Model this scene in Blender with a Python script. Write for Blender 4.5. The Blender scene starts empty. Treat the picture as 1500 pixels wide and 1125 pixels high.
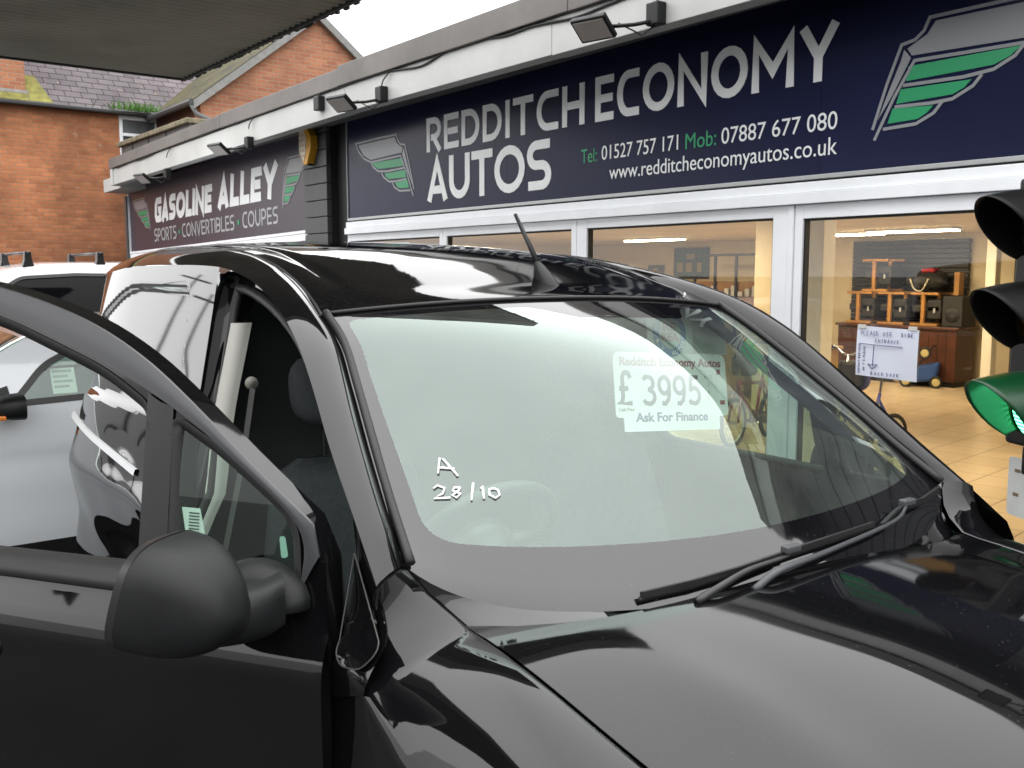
import bpy, bmesh, math, random
from mathutils import Vector, Matrix, geometry
R = math.radians
random.seed(7)
SC = bpy.context.scene
COL = SC.collection
# ------------------------------------------------------------------ camera, sky, sun, exposure
PITCH = math.atan(162 / 1400.0); TH = R(37.85)
cam = bpy.data.cameras.new('camera'); camo = bpy.data.objects.new('camera', cam); COL.objects.link(camo)
cam.sensor_width = 36.0; cam.lens = 36.0 * 1400 / 1500; cam.clip_end = 3000; cam.clip_start = 0.02
_f = Vector((-math.cos(TH) * math.cos(PITCH), math.sin(TH) * math.cos(PITCH), -math.sin(PITCH)))
camo.location = (0, 0, 1.70); camo.rotation_euler = _f.to_track_quat('-Z', 'Y').to_euler()
SC.camera = camo
cam.dof.use_dof = True; cam.dof.focus_distance = 3.2; cam.dof.aperture_fstop = 11.0
ZH, ZM, ZT, WEST = .55, .78, 1.5, 2.6
W = bpy.data.worlds.new('World'); SC.world = W; W.use_nodes = True
nt = W.node_tree; nt.nodes.clear()
def N_(t, ty, **kw):
    n = t.nodes.new(ty)
    for k, v in kw.items():
        if k in n.inputs: n.inputs[k].default_value = v
        else: setattr(n, k, v)
    return n
sky = N_(nt, 'ShaderNodeTexSky', sky_type='NISHITA', sun_disc=False, sun_elevation=R(58), sun_rotation=R(200), air_density=1.0, dust_density=3.0, ozone_density=1.0)
hs = N_(nt, 'ShaderNodeHueSaturation', Saturation=0.16)
tc = N_(nt, 'ShaderNodeTexCoord'); mp = N_(nt, 'ShaderNodeMapping'); mp.inputs['Scale'].default_value = (1, 1, 3.0)
nz = N_(nt, 'ShaderNodeTexNoise', Scale=1.6, Detail=5.0, Roughness=0.55)
cr = N_(nt, 'ShaderNodeValToRGB')
cr.color_ramp.elements[0].position = 0.30; cr.color_ramp.elements[0].color = (0.80, 0.82, 0.86, 1)
cr.color_ramp.elements[1].position = 0.72; cr.color_ramp.elements[1].color = (1.15, 1.14, 1.12, 1)
mx = N_(nt, 'ShaderNodeMix', data_type='RGBA', blend_type='MULTIPLY'); mx.inputs[0].default_value = 1.0
bg = N_(nt, 'ShaderNodeBackground', Strength=0.15); wo = N_(nt, 'ShaderNodeOutputWorld')
nt.links.new(sky.outputs[0], hs.inputs['Color']); nt.links.new(tc.outputs['Generated'], mp.inputs[0]); nt.links.new(mp.outputs[0], nz.inputs['Vector'])
nt.links.new(nz.outputs[0], cr.inputs[0]); nt.links.new(hs.outputs[0], mx.inputs[6]); nt.links.new(cr.outputs[0], mx.inputs[7])
# overcast sky: the zenith about three times as bright as the horizon
sep = N_(nt, 'ShaderNodeSeparateXYZ'); nt.links.new(tc.outputs['Generated'], sep.inputs[0])
gr = N_(nt, 'ShaderNodeValToRGB'); e = gr.color_ramp.elements; e[0].position = 0.0; e[0].color = (ZH, ZH, ZH, 1); e[1].position = 0.95; e[1].color = (ZT, ZT, ZT, 1)
k = e.new(0.38); k.color = (ZM, ZM, ZM, 1)
nt.links.new(sep.outputs[2], gr.inputs[0]); m2 = N_(nt, 'ShaderNodeMix', data_type='RGBA', blend_type='MULTIPLY'); m2.inputs[0].default_value = 1.0
dk = N_(nt, 'ShaderNodeMix', data_type='RGBA', blend_type='DARKEN'); dk.inputs[0].default_value = 1.0; dk.inputs[7].default_value = (1.35, 1.35, 1.35, 1)   # the cloud hides the glow round the sun
nt.links.new(mx.outputs[2], dk.inputs[6]); nt.links.new(dk.outputs[2], m2.inputs[6]); nt.links.new(gr.outputs[0], m2.inputs[7]); # the cloud is thinner and brighter towards the west (-X)
dt = N_(nt, 'ShaderNodeVectorMath', operation='DOT_PRODUCT'); dt.inputs[1].default_value = (-.96, -.28, 0); nt.links.new(tc.outputs['Generated'], dt.inputs[0])
wr = N_(nt, 'ShaderNodeMapRange'); wr.inputs[1].default_value = .45; wr.inputs[2].default_value = 1.0; wr.inputs[3].default_value = 1.0; wr.inputs[4].default_value = WEST; nt.links.new(dt.outputs['Value'], wr.inputs[0])
m3 = N_(nt, 'ShaderNodeMix', data_type='RGBA', blend_type='MULTIPLY'); m3.inputs[0].default_value = 1.0; nt.links.new(m2.outputs[2], m3.inputs[6]); nt.links.new(wr.outputs[0], m3.inputs[7]); nt.links.new(m3.outputs[2], bg.inputs[0]); nt.links.new(bg.outputs[0], wo.inputs[0])
sl = bpy.data.lights.new('sun', 'SUN'); sl.energy = 0.5; sl.angle = R(148); sl.color = (1, 1, 1)
so = bpy.data.objects.new('sun', sl); COL.objects.link(so); so.rotation_euler = (R(4), 0, 0)
SC.view_settings.view_transform = 'Standard'; SC.view_settings.look = 'None'; SC.view_settings.gamma = 1
SC.view_settings.exposure = 3.05
try:
    SC.cycles.max_bounces = 10; SC.cycles.transparent_max_bounces = 12; SC.cycles.glossy_bounces = 6
    SC.cycles.caustics_reflective = False; SC.cycles.sample_clamp_indirect = 6.0
except Exception: pass
# ------------------------------------------------------------------ helpers
def tag(o, label=None, cat=None, group=None, kind=None):
    if label: o['label'] = label
    if cat: o['category'] = cat
    if group: o['group'] = group
    if kind: o['kind'] = kind
    return o
def thing(name, label, cat, loc=(0, 0, 0), rz=0, group=None):
    o = bpy.data.objects.new(name, None); COL.objects.link(o); o.location = loc; o.rotation_euler = (0, 0, rz); o.empty_display_size = .1
    return tag(o, label, cat, group)
def copy_tree(o, parent=None):
    c = o.copy(); COL.objects.link(c)
    if parent: c.parent = parent
    for ch in [x for x in COL.objects if x.parent == o]: copy_tree(ch, c)
    return c
class MB:
    def __init__(s): s.v = []; s.f = []
    def add(s, vs, fs):
        b = len(s.v); s.v += [tuple(v) for v in vs]; s.f += [tuple(i + b for i in f) for f in fs]; return s
    def box(s, x0, x1, y0, y1, z0, z1, M=None):
        vs = [(x, y, z) for z in (z0, z1) for y in (y0, y1) for x in (x0, x1)]
        if M: vs = [M @ Vector(v) for v in vs]
        return s.add(vs, [(0, 2, 3, 1), (4, 5, 7, 6), (0, 1, 5, 4), (2, 6, 7, 3), (0, 4, 6, 2), (1, 3, 7, 5)])
    def tube(s, path, r, n=8, cap=True, up=None):
        P = [Vector(p) for p in path]; m = len(P); rr = r if isinstance(r, (list, tuple)) else [r] * m
        vs = []; px = None
        for i in range(m):
            t = (P[min(i + 1, m - 1)] - P[max(i - 1, 0)]).normalized()
            a = px if px is not None else (Vector((0, 0, 1)) if abs(t.z) < .9 else Vector((1, 0, 0)))
            x = (a - t * a.dot(t))
            if x.length < 1e-6: x = t.orthogonal()
            x.normalize(); px = x; y = t.cross(x)
            for k in range(n):
                an = 2 * math.pi * k / n; vs.append(P[i] + x * math.cos(an) * rr[i] + y * math.sin(an) * rr[i])
        fs = [(i * n + k, i * n + (k + 1) % n, (i + 1) * n + (k + 1) % n, (i + 1) * n + k) for i in range(m - 1) for k in range(n)]
        if cap: fs += [tuple(range(n - 1, -1, -1)), tuple((m - 1) * n + k for k in range(n))]
        return s.add(vs, fs)
    def torus(s, c, ax, R_, r, n=28, k=8):
        c = Vector(c); ax = Vector(ax).normalized(); x = ax.orthogonal().normalized(); y = ax.cross(x); vs = []
        for i in range(n):
            a = 2 * math.pi * i / n; d = x * math.cos(a) + y * math.sin(a)
            for j in range(k):
                b = 2 * math.pi * j / k; vs.append(c + d * (R_ + r * math.cos(b)) + ax * r * math.sin(b))
        return s.add(vs, [(i * k + j, ((i + 1) % n) * k + j, ((i + 1) % n) * k + (j + 1) % k, i * k + (j + 1) % k) for i in range(n) for j in range(k)])
    def lathe(s, prof, c=(0, 0, 0), ax=(0, 0, 1), n=24, caps=True):      # prof: (radius, height)
        c = Vector(c); ax = Vector(ax).normalized(); x = ax.orthogonal().normalized(); y = ax.cross(x); vs = []; m = len(prof)
        for r, h in prof:
            for k in range(n):
                a = 2 * math.pi * k / n; vs.append(c + ax * h + (x * math.cos(a) + y * math.sin(a)) * r)
        fs = [(i * n + k, i * n + (k + 1) % n, (i + 1) * n + (k + 1) % n, (i + 1) * n + k) for i in range(m - 1) for k in range(n)]
        if caps: fs += [tuple(range(n - 1, -1, -1)), tuple((m - 1) * n + k for k in range(n))]
        return s.add(vs, fs)
    def grid(s, rows, close=False):
        n = len(rows[0]); vs = [p for r in rows for p in r]; m = len(rows)
        fs = [(i * n + j, i * n + (j + 1) % n, (i + 1) * n + (j + 1) % n, (i + 1) * n + j) for i in range(m - 1) for j in range(n if close else n - 1)]
        return s.add(vs, fs)
    def prism(s, poly, O, U, V, h0, h1):      # 2D polygon on plane, extruded along U x V
        O = Vector(O); U = Vector(U); V = Vector(V); Nn = U.cross(V).normalized()
        a = sum(poly[i][0] * poly[(i + 1) % len(poly)][1] - poly[(i + 1) % len(poly)][0] * poly[i][1] for i in range(len(poly)))
        if a < 0: poly = poly[::-1]
        n = len(poly)
        lo = [O + U * p[0] + V * p[1] + Nn * h0 for p in poly]; hi = [O + U * p[0] + V * p[1] + Nn * h1 for p in poly]
        tr = geometry.tessellate_polygon([[Vector((p[0], p[1], 0)) for p in poly]])
        fs = []
        for t in tr:
            ar = (poly[t[1]][0] - poly[t[0]][0]) * (poly[t[2]][1] - poly[t[0]][1]) - (poly[t[2]][0] - poly[t[0]][0]) * (poly[t[1]][1] - poly[t[0]][1])
            t = t if ar > 0 else t[::-1]
            fs.append(tuple(i + n for i in t)); fs.append(tuple(t[::-1]))
        fs += [(i, (i + 1) % n, (i + 1) % n + n, i + n) for i in range(n)]
        return s.add(lo + hi, fs)
    def ribbon(s, pts, w, O, U, V, h0, h1, closed=False):    # mitred stroke on a plane
        P = [Vector((p[0], p[1])) for p in pts]; n = len(P); A = []; B = []
        for i in range(n):
            d0 = (P[i] - P[i - 1]) if (i > 0 or closed) else None; d1 = (P[(i + 1) % n] - P[i]) if (i < n - 1 or closed) else None
            d0 = d0.normalized() if d0 is not None and d0.length > 1e-9 else None; d1 = d1.normalized() if d1 is not None and d1.length > 1e-9 else None
            if d0 is None: d0 = d1
            if d1 is None: d1 = d0
            t = d0 + d1
            t = t.normalized() if t.length > .2 else d1
            nn = Vector((-t.y, t.x)); k = max(.45, abs(nn.dot(Vector((-d1.y, d1.x)))))
            A.append(P[i] + nn * w / 2 / k); B.append(P[i] - nn * w / 2 / k)
        O = Vector(O); U = Vector(U); V = Vector(V); Nn = U.cross(V).normalized()
        q = lambda p, h: O + U * p.x + V * p.y + Nn * h
        vs = []
        for i in range(n): vs += [q(A[i], h1), q(B[i], h1), q(B[i], h0), q(A[i], h0)]
        fs = []
        for i in range(n if closed else n - 1):
            a = 4 * i; b = 4 * ((i + 1) % n)
            fs += [(a, a + 1, b + 1, b), (a + 1, a + 2, b + 2, b + 1), (a + 3, a, b, b + 3), (a + 2, a + 3, b + 3, b + 2)]
        if not closed: fs += [(0, 3, 2, 1), (4 * n - 4, 4 * n - 3, 4 * n - 2, 4 * n - 1)]
        return s.add(vs, fs)
    def build(s, name, mat, parent=None, smooth=False, bevel=0, auto=None, seg=2):
        me = bpy.data.meshes.new(name); me.from_pydata([tuple(v) for v in s.v], [], s.f); me.update()
        if mat: me.materials.append(mat)
        o = bpy.data.objects.new(name, me); COL.objects.link(o)
        if parent: o.parent = parent
        if smooth or auto is not None:
            for p in me.polygons: p.use_smooth = True
        if auto is not None:
            bm = bmesh.new(); bm.from_mesh(me); bmesh.ops.remove_doubles(bm, verts=bm.verts, dist=1e-5)
            for e in bm.edges:
                if len(e.link_faces) == 2 and e.calc_face_angle(0) > R(auto): e.smooth = False
            bm.to_mesh(me); bm.free()
        if bevel:
            b = o.modifiers.new('bevel', 'BEVEL'); b.width = bevel; b.segments = seg; b.limit_method = 'ANGLE'; b.angle_limit = R(40)
        return o
def bezier_arc(cx, cy, rx, ry, a0, a1, n=10):
    return [(cx + rx * math.cos(R(a0 + (a1 - a0) * i / n)), cy + ry * math.sin(R(a0 + (a1 - a0) * i / n))) for i in range(n + 1)]
def cr_spline(pts, n=6, closed=False):
    P = [Vector(p) for p in pts]; m = len(P); out = []
    for i in range(m if closed else m - 1):
        p0 = P[(i - 1) % m] if (closed or i > 0) else P[0] * 2 - P[1]; p1 = P[i]; p2 = P[(i + 1) % m]
        p3 = P[(i + 2) % m] if (closed or i + 2 < m) else P[-1] * 2 - P[-2]
        for k in range(n):
            t = k / n; out.append(.5 * ((2 * p1) + (p2 - p0) * t + (2 * p0 - 5 * p1 + 4 * p2 - p3) * t * t + (3 * p1 - p0 - 3 * p2 + p3) * t ** 3))
    if not closed: out.append(P[-1])
    return out
def text_obj(txt, size, mat, parent, name, O, U, V, extrude=.0015, width=None, align='LEFT', bold=0, zoff=0.002):
    cu = bpy.data.curves.new(name, 'FONT'); cu.body = txt; cu.size = size; cu.extrude = extrude; cu.align_x = align; cu.offset = bold; cu.resolution_u = 6
    t = bpy.data.objects.new('tmp_text', cu); COL.objects.link(t)
    dg = bpy.context.evaluated_depsgraph_get(); me = bpy.data.meshes.new_from_object(t.evaluated_get(dg)); COL.objects.unlink(t); bpy.data.objects.remove(t)
    U = Vector(U).normalized(); V = Vector(V).normalized(); Nn = U.cross(V)
    xs = [v.co.x for v in me.vertices]; sx = 1.0
    if width: sx = width / max(1e-6, (max(xs) - min(xs)))
    x0 = min(xs) if align == 'LEFT' else 0
    for v in me.vertices: v.co = Vector(O) + U * ((v.co.x - x0) * sx) + V * v.co.y + Nn * (v.co.z + zoff)
    me.materials.clear(); me.materials.append(mat); me.name = name
    o = bpy.data.objects.new(name, me); COL.objects.link(o); o.parent = parent
    return o
# ------------------------------------------------------------------ materials
def mat(name, col, rough=.5, metal=0, spec=.5, coat=0, noise=0, nscale=8, bump=0, bscale=40, emit=None, es=0, trans=0, ior=1.5):
    m = bpy.data.materials.new(name); m.use_nodes = True; t = m.node_tree; b = t.nodes['Principled BSDF']
    c = (*col, 1) if len(col) == 3 else col
    b.inputs['Base Color'].default_value = c; b.inputs['Roughness'].default_value = rough; b.inputs['Metallic'].default_value = metal
    b.inputs['Specular IOR Level'].default_value = spec; b.inputs['Coat Weight'].default_value = coat; b.inputs['IOR'].default_value = ior
    if coat: b.inputs['Coat Roughness'].default_value = .02
    if trans: b.inputs['Transmission Weight'].default_value = trans
    if emit: b.inputs['Emission Color'].default_value = (*emit, 1); b.inputs['Emission Strength'].default_value = es
    if noise or bump:
        tcn = t.nodes.new('ShaderNodeTexCoord')
    if noise:
        n = N_(t, 'ShaderNodeTexNoise', Scale=nscale, Detail=6.0, Roughness=.6); t.links.new(tcn.outputs['Object'], n.inputs['Vector'])
        r = N_(t, 'ShaderNodeMapRange'); r.inputs[1].default_value = .3; r.inputs[2].default_value = .7; r.inputs[3].default_value = 1 - noise; r.inputs[4].default_value = 1 + noise
        t.links.new(n.outputs[0], r.inputs[0])
        x = N_(t, 'ShaderNodeMix', data_type='RGBA', blend_type='MULTIPLY'); x.inputs[0].default_value = 1; x.inputs[6].default_value = c
        t.links.new(r.outputs[0], x.inputs[7]); t.links.new(x.outputs[2], b.inputs['Base Color'])
    if bump:
        n2 = N_(t, 'ShaderNodeTexNoise', Scale=bscale, Detail=4.0); t.links.new(tcn.outputs['Object'], n2.inputs['Vector'])
        bp = N_(t, 'ShaderNodeBump', Strength=bump, Distance=.01); t.links.new(n2.outputs[0], bp.inputs['Height']); t.links.new(bp.outputs[0], b.inputs['Normal'])
    return m
def brick_mat(name, c1, c2, mortar, ax='Y', stain=.35, scale=1.0, moss=0):
    m = bpy.data.materials.new(name); m.use_nodes = True; t = m.node_tree; b = t.nodes['Principled BSDF']; b.inputs['Roughness'].default_value = .9
    g = t.nodes.new('ShaderNodeNewGeometry'); sp = t.nodes.new('ShaderNodeSeparateXYZ'); cb = t.nodes.new('ShaderNodeCombineXYZ')
    t.links.new(g.outputs['Position'], sp.inputs[0]); t.links.new(sp.outputs['XYZ'.index(ax)], cb.inputs[0]); t.links.new(sp.outputs[2], cb.inputs[1])
    br = N_(t, 'ShaderNodeTexBrick', Scale=1.0); br.inputs['Color1'].default_value = (*c1, 1); br.inputs['Color2'].default_value = (*c2, 1); br.inputs['Mortar'].default_value = (*mortar, 1)
    br.inputs['Brick Width'].default_value = .225 * scale; br.inputs['Row Height'].default_value = .075 * scale; br.inputs['Mortar Size'].default_value = .009 * scale; br.inputs['Mortar Smooth'].default_value = .3
    t.links.new(cb.outputs[0], br.inputs['Vector'])
    n = N_(t, 'ShaderNodeTexNoise', Scale=.9, Detail=7.0, Roughness=.7); t.links.new(g.outputs['Position'], n.inputs['Vector'])
    r = N_(t, 'ShaderNodeMapRange'); r.inputs[1].default_value = .3; r.inputs[2].default_value = .72; r.inputs[3].default_value = 1 - stain; r.inputs[4].default_value = 1 + stain
    t.links.new(n.outputs[0], r.inputs[0]); x = N_(t, 'ShaderNodeMix', data_type='RGBA', blend_type='MULTIPLY'); x.inputs[0].default_value = 1
    t.links.new(br.outputs[0], x.inputs[6]); t.links.new(r.outputs[0], x.inputs[7])
    # pale efflorescence spots on single bricks
    n3 = N_(t, 'ShaderNodeTexNoise', Scale=7.0, Detail=3.0); t.links.new(cb.outputs[0], n3.inputs['Vector'])
    r3 = N_(t, 'ShaderNodeMapRange'); r3.inputs[1].default_value = .66; r3.inputs[2].default_value = .74; r3.inputs[3].default_value = 0; r3.inputs[4].default_value = .55
    t.links.new(n3.outputs[0], r3.inputs[0]); x3 = N_(t, 'ShaderNodeMix', data_type='RGBA'); x3.inputs[7].default_value = (.42, .30, .20, 1)
    t.links.new(r3.outputs[0], x3.inputs[0]); t.links.new(x.outputs[2], x3.inputs[6]); t.links.new(x3.outputs[2], b.inputs['Base Color'])
    bp = N_(t, 'ShaderNodeBump', Strength=.5, Distance=.012); t.links.new(br.outputs['Fac'], bp.inputs['Height']); bp.invert = True; t.links.new(bp.outputs[0], b.inputs['Normal'])
    return m
def sheet_glass(name, tint=(.9, .95, .93), k=2.0, refl=(1, 1, 1), ior=1.5, rough=0.0, back=None, dust=0):
    m = bpy.data.materials.new(name); m.use_nodes = True; t = m.node_tree; t.nodes.clear()
    o = t.nodes.new('ShaderNodeOutputMaterial'); fr = N_(t, 'ShaderNodeFresnel', IOR=ior)
    g = t.nodes.new('ShaderNodeNewGeometry'); inv = N_(t, 'ShaderNodeMix', data_type='VECTOR')   # same Fresnel seen from either face
    sc = N_(t, 'ShaderNodeVectorMath', operation='SCALE'); sc.inputs[3].default_value = -1.0
    t.links.new(g.outputs['Normal'], sc.inputs[0])
    gl = N_(t, 'ShaderNodeBsdfGlossy', Roughness=rough); gl.inputs[0].default_value = (*refl, 1)
    tr = N_(t, 'ShaderNodeBsdfTransparent'); tr.inputs[0].default_value = (*tint, 1)
    lw = N_(t, 'ShaderNodeLayerWeight', Blend=.5)   # facing term is two sided: Schlick by hand
    f0 = ((ior - 1) / (ior + 1)) ** 2
    p = N_(t, 'ShaderNodeMath', operation='POWER'); p.inputs[1].default_value = 5.0
    t.links.new(lw.outputs['Facing'], p.inputs[0])
    a = N_(t, 'ShaderNodeMath', operation='MULTIPLY_ADD'); a.inputs[1].default_value = (1 - f0); a.inputs[2].default_value = f0
    t.links.new(p.outputs[0], a.inputs[0])
    q = N_(t, 'ShaderNodeMath', operation='MULTIPLY'); q.inputs[1].default_value = k; q.use_clamp = True; t.links.new(a.outputs[0], q.inputs[0])
    x = t.nodes.new('ShaderNodeMixShader'); t.links.new(q.outputs[0], x.inputs[0]); t.links.new(tr.outputs[0], x.inputs[1]); t.links.new(gl.outputs[0], x.inputs[2])
    out = x.outputs[0]
    if dust:
        d = N_(t, 'ShaderNodeBsdfDiffuse'); d.inputs[0].default_value = (.62, .66, .62, 1)
        tcn = t.nodes.new('ShaderNodeTexCoord'); n = N_(t, 'ShaderNodeTexNoise', Scale=9.0, Detail=6.0, Roughness=.7); t.links.new(tcn.outputs['Object'], n.inputs['Vector'])
        r = N_(t, 'ShaderNodeMapRange'); r.inputs[1].default_value = .3; r.inputs[2].default_value = .75; r.inputs[3].default_value = dust * .5; r.inputs[4].default_value = dust * 1.5
        t.links.new(n.outputs[0], r.inputs[0]); y = t.nodes.new('ShaderNodeMixShader'); t.links.new(r.outputs[0], y.inputs[0]); t.links.new(out, y.inputs[1]); t.links.new(d.outputs[0], y.inputs[2]); out = y.outputs[0]
    t.links.new(out, o.inputs[0])
    return m
# ------------------------------------------------------------------ shared materials
M_white = mat('white_frame', (.85, .87, .90), .35, noise=.05, nscale=3)
M_fascia = mat('fascia_board', (.47, .475, .46), .45, noise=.14, nscale=1.2)
M_coping = mat('coping_metal', (.12, .108, .098), .55, noise=.3, nscale=1.5)
M_navy = mat('navy_panel', (.011, .014, .044), .22, spec=.13, noise=.15, nscale=.8)
M_plum = mat('slate_panel', (.035, .030, .048), .35, spec=.5, noise=.12, nscale=.8)
M_letter = mat('letter_white', (.80, .82, .82), .4)
M_letterg = mat('letter_grey', (.36, .37, .38), .35)
M_green = mat('emblem_green', (.012, .30, .115), .4)
M_silver = mat('emblem_silver', (.26, .27, .285), .35)
M_soff = mat('soffit_dark', (.09, .09, .09), .7)
M_clad = mat('grey_cladding', (.055, .058, .062), .5, noise=.15, nscale=4)
M_dark = mat('dark_recess', (.008, .008, .009), .6)
M_blackp = mat('black_plastic', (.005, .0055, .006), .50, spec=.35, noise=.15, nscale=30)
M_cream = mat('cream_wall', (.70, .61, .42), .7, noise=.06, nscale=2)
M_ceil = mat('ceiling_tile', (.66, .58, .42), .8, noise=.1, nscale=3)
M_alu = mat('aluminium_trim', (.42, .43, .43), .4, metal=.3)
G_shop = sheet_glass('shop_glass', (.96, .97, .95), 1.7)
# ------------------------------------------------------------------ ground
def ground_mat():
    m = mat('asphalt', (.032, .032, .033), .85, noise=.35, nscale=1.2, bump=.6, bscale=90)
    return m
tag(MB().grid([[(x, y, 0) for x in (-400, -60, -20, 0, 20, 60, 400)] for y in (-400, -60, -20, 4.78)]).build('ground', ground_mat()), kind='structure')
tag(MB().grid([[(x, y, 0) for x in (-400, -60, 60, 400)] for y in (16.8, 60, 400)]).build('ground', ground_mat()), kind='structure')
# ------------------------------------------------------------------ showroom building
D = 4.8
XL, XR = -9.28, 0.4
shop = thing('car_showroom', 'single-storey car showroom with white window frames and brown-capped pale fascia', 'shop', (0, 0, 0))
def tilt(x): return min(0.0, (x + 9.3) * 0.0195)             # the far shop steps down with the ground
def bxs(lst, name, m, parent=shop, bevel=0, skew=False):
    b = MB()
    for q in lst: b.box(*q)
    if skew: b.v = [(v[0], v[1], v[2] + tilt(v[0])) for v in b.v]
    return b.build(name, m, parent, bevel=bevel)
# fascia: pale board, dark joint lines, brown coping with a small step in height
bxs([(-15.4, -8.02, 4.30, 4.42, 3.16, 3.40), (-8.016, -5.1, 4.30, 4.42, 3.165, 3.40), (-5.096, 0.3, 4.30, 4.42, 3.16, 3.40)], 'fascia', M_fascia, skew=True, bevel=.004)
bxs([(-15.52, -15.40, 4.28, 4.44, 3.155, 3.43)], 'fascia_end', M_fascia, skew=True)
bxs([(-15.54, -11.0, 4.27, 4.62, 3.403, 3.55), (-10.995, -8.1, 4.27, 4.62, 3.40, 3.56), (-8.095, -4.9, 4.265, 4.62, 3.403, 3.585), (-4.895, 0.33, 4.265, 4.62, 3.40, 3.585)], 'coping', M_coping, skew=True, bevel=.006)
bxs([(-15.5, 0.3, 4.42, 4.8, 3.305, 3.33)], 'soffit', M_soff, skew=True)
bxs([(-16.4, 0.4, 4.62, 16.5, 3.34, 3.50)], 'flat_roof', mat('roof_felt', (.07, .07, .07), .9, noise=.3), skew=True)
bxs([(-16.42, -15.5, 4.42, 4.9, 3.13, 3.33)], 'roof_return', M_fascia, skew=True)
# walls: pier of grey boards, black gap, end cladding
bxs([(-9.83, -9.29, 4.745, 4.8, .03 + .175 * i, .197 + .175 * i) for i in range(19)], 'cladding', M_clad, bevel=.006)
bxs([(-9.83, -9.29, 4.80, 4.95, 0, 3.3), (-9.28, -8.925, 4.87, 4.95, 0, 3.3)], 'dark_gap', M_dark)
bxs([(-1.44, 0.4, 4.745, 4.8, .03 + .175 * i, .197 + .175 * i) for i in range(19)], 'cladding', M_clad, bevel=.006)
for q_ in [(-1.44, 0.4, 4.80, 4.95, 0, 3.3), (0.40, 0.5, 4.80, 16.5, 0, 3.33), (-16.5, -16.4, 4.75, 16.5, 0, 2.95), (-16.4, -9.84, 4.93, 5.05, 0, 3.05)]: bxs([q_], 'side_wall', M_clad)
bxs([(-8.92, -1.46, 4.86, 4.98, 2.24, 3.3)], 'upper_wall', M_dark)
# header tracks in two steps over the glazing
bxs([(-8.92, -1.46, 4.765, 4.86, 2.163, 2.222), (-8.92, -1.46, 4.745, 4.86, 2.098, 2.160)], 'header', M_white, bevel=.003)
bxs([(-8.92, -1.46, 4.80, 4.86, 2.224, 2.24)], 'drip_gap', M_dark)
# windows: (x0, x1, kind)
def window(x0, x1, top=2.028, fw=.055, bot=.12, pane=True, panel=None):
    fr = bxs([(x0, x0 + fw, 4.78, 4.85, .0, 2.096), (x1 - fw, x1, 4.78, 4.85, .0, 2.096), (x0 + fw, x1 - fw, 4.78, 4.85, top, 2.096), (x0 + fw, x1 - fw, 4.78, 4.85, 0, bot)], 'window', M_white, bevel=.003)
    b = MB(); g = .012
    b.box(x0 + fw, x0 + fw + g, 4.795, 4.835, bot, top).box(x1 - fw - g, x1 - fw, 4.795, 4.835, bot, top).box(x0 + fw + g, x1 - fw - g, 4.795, 4.835, top - g, top).box(x0 + fw + g, x1 - fw - g, 4.795, 4.835, bot, bot + g)
    b.build('gasket', M_dark, fr)
    MB().grid([[(x0 + fw + g, 4.815, bot + g), (x1 - fw - g, 4.815, bot + g)], [(x0 + fw + g, 4.815, top - g), (x1 - fw - g, 4.815, top - g)]]).build('pane', G_shop, fr)
    if panel: MB().box(x0 + fw + .01, x0 + (x1 - x0) * panel, 4.84, 4.85, bot + .02, top - .03).build('frosted_film', M_white, fr)
    return fr
window(-8.915, -7.155, panel=.62); window(-7.15, -5.375); window(-5.37, -3.50, fw=.11); window(-3.455, -1.465, fw=.055, top=2.015)
bxs([(-3.495, -3.46, 4.77, 4.86, 0, 2.096)], 'mullion', M_white, bevel=.004)
# interior of the showroom
def tile_mat():
    m = bpy.data.materials.new('floor_tile'); m.use_nodes = True; t = m.node_tree; b = t.nodes['Principled BSDF']; b.inputs['Roughness'].default_value = .28
    g = t.nodes.new('ShaderNodeNewGeometry'); mp = N_(t, 'ShaderNodeMapping'); mp.inputs['Rotation'].default_value = (0, 0, R(-6)); t.links.new(g.outputs['Position'], mp.inputs[0])
    br = N_(t, 'ShaderNodeTexBrick', Scale=1.0, offset=0.0); br.inputs['Color1'].default_value = (.56, .445, .29, 1); br.inputs['Color2'].default_value = (.50, .39, .245, 1); br.inputs['Mortar'].default_value = (.17, .12, .06, 1)
    br.inputs['Brick Width'].default_value = .42; br.inputs['Row Height'].default_value = .42; br.inputs['Mortar Size'].default_value = .006
    t.links.new(mp.outputs[0], br.inputs[0])
    n = N_(t, 'ShaderNodeTexNoise', Scale=1.4, Detail=6.0); t.links.new(g.outputs['Position'], n.inputs['Vector']); r = N_(t, 'ShaderNodeMapRange'); r.inputs[3].default_value = .75; r.inputs[4].default_value = 1.2
    t.links.new(n.outputs[0], r.inputs[0]); x = N_(t, 'ShaderNodeMix', data_type='RGBA', blend_type='MULTIPLY'); x.inputs[0].default_value = 1
    t.links.new(br.outputs[0], x.inputs[6]); t.links.new(r.outputs[0], x.inputs[7]); t.links.new(x.outputs[2], b.inputs[0])
    return m
tag(MB().grid([[(-15.9, 4.79, 0.004), (0.4, 4.79, 0.004)], [(-15.9, 16.5, 0.004), (0.4, 16.5, 0.004)]]).build('shop_floor', tile_mat()), kind='structure')
bxs([(-15.9, 0.4, 4.99, 16.5, 2.30, 2.34)], 'ceiling', None)
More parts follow.
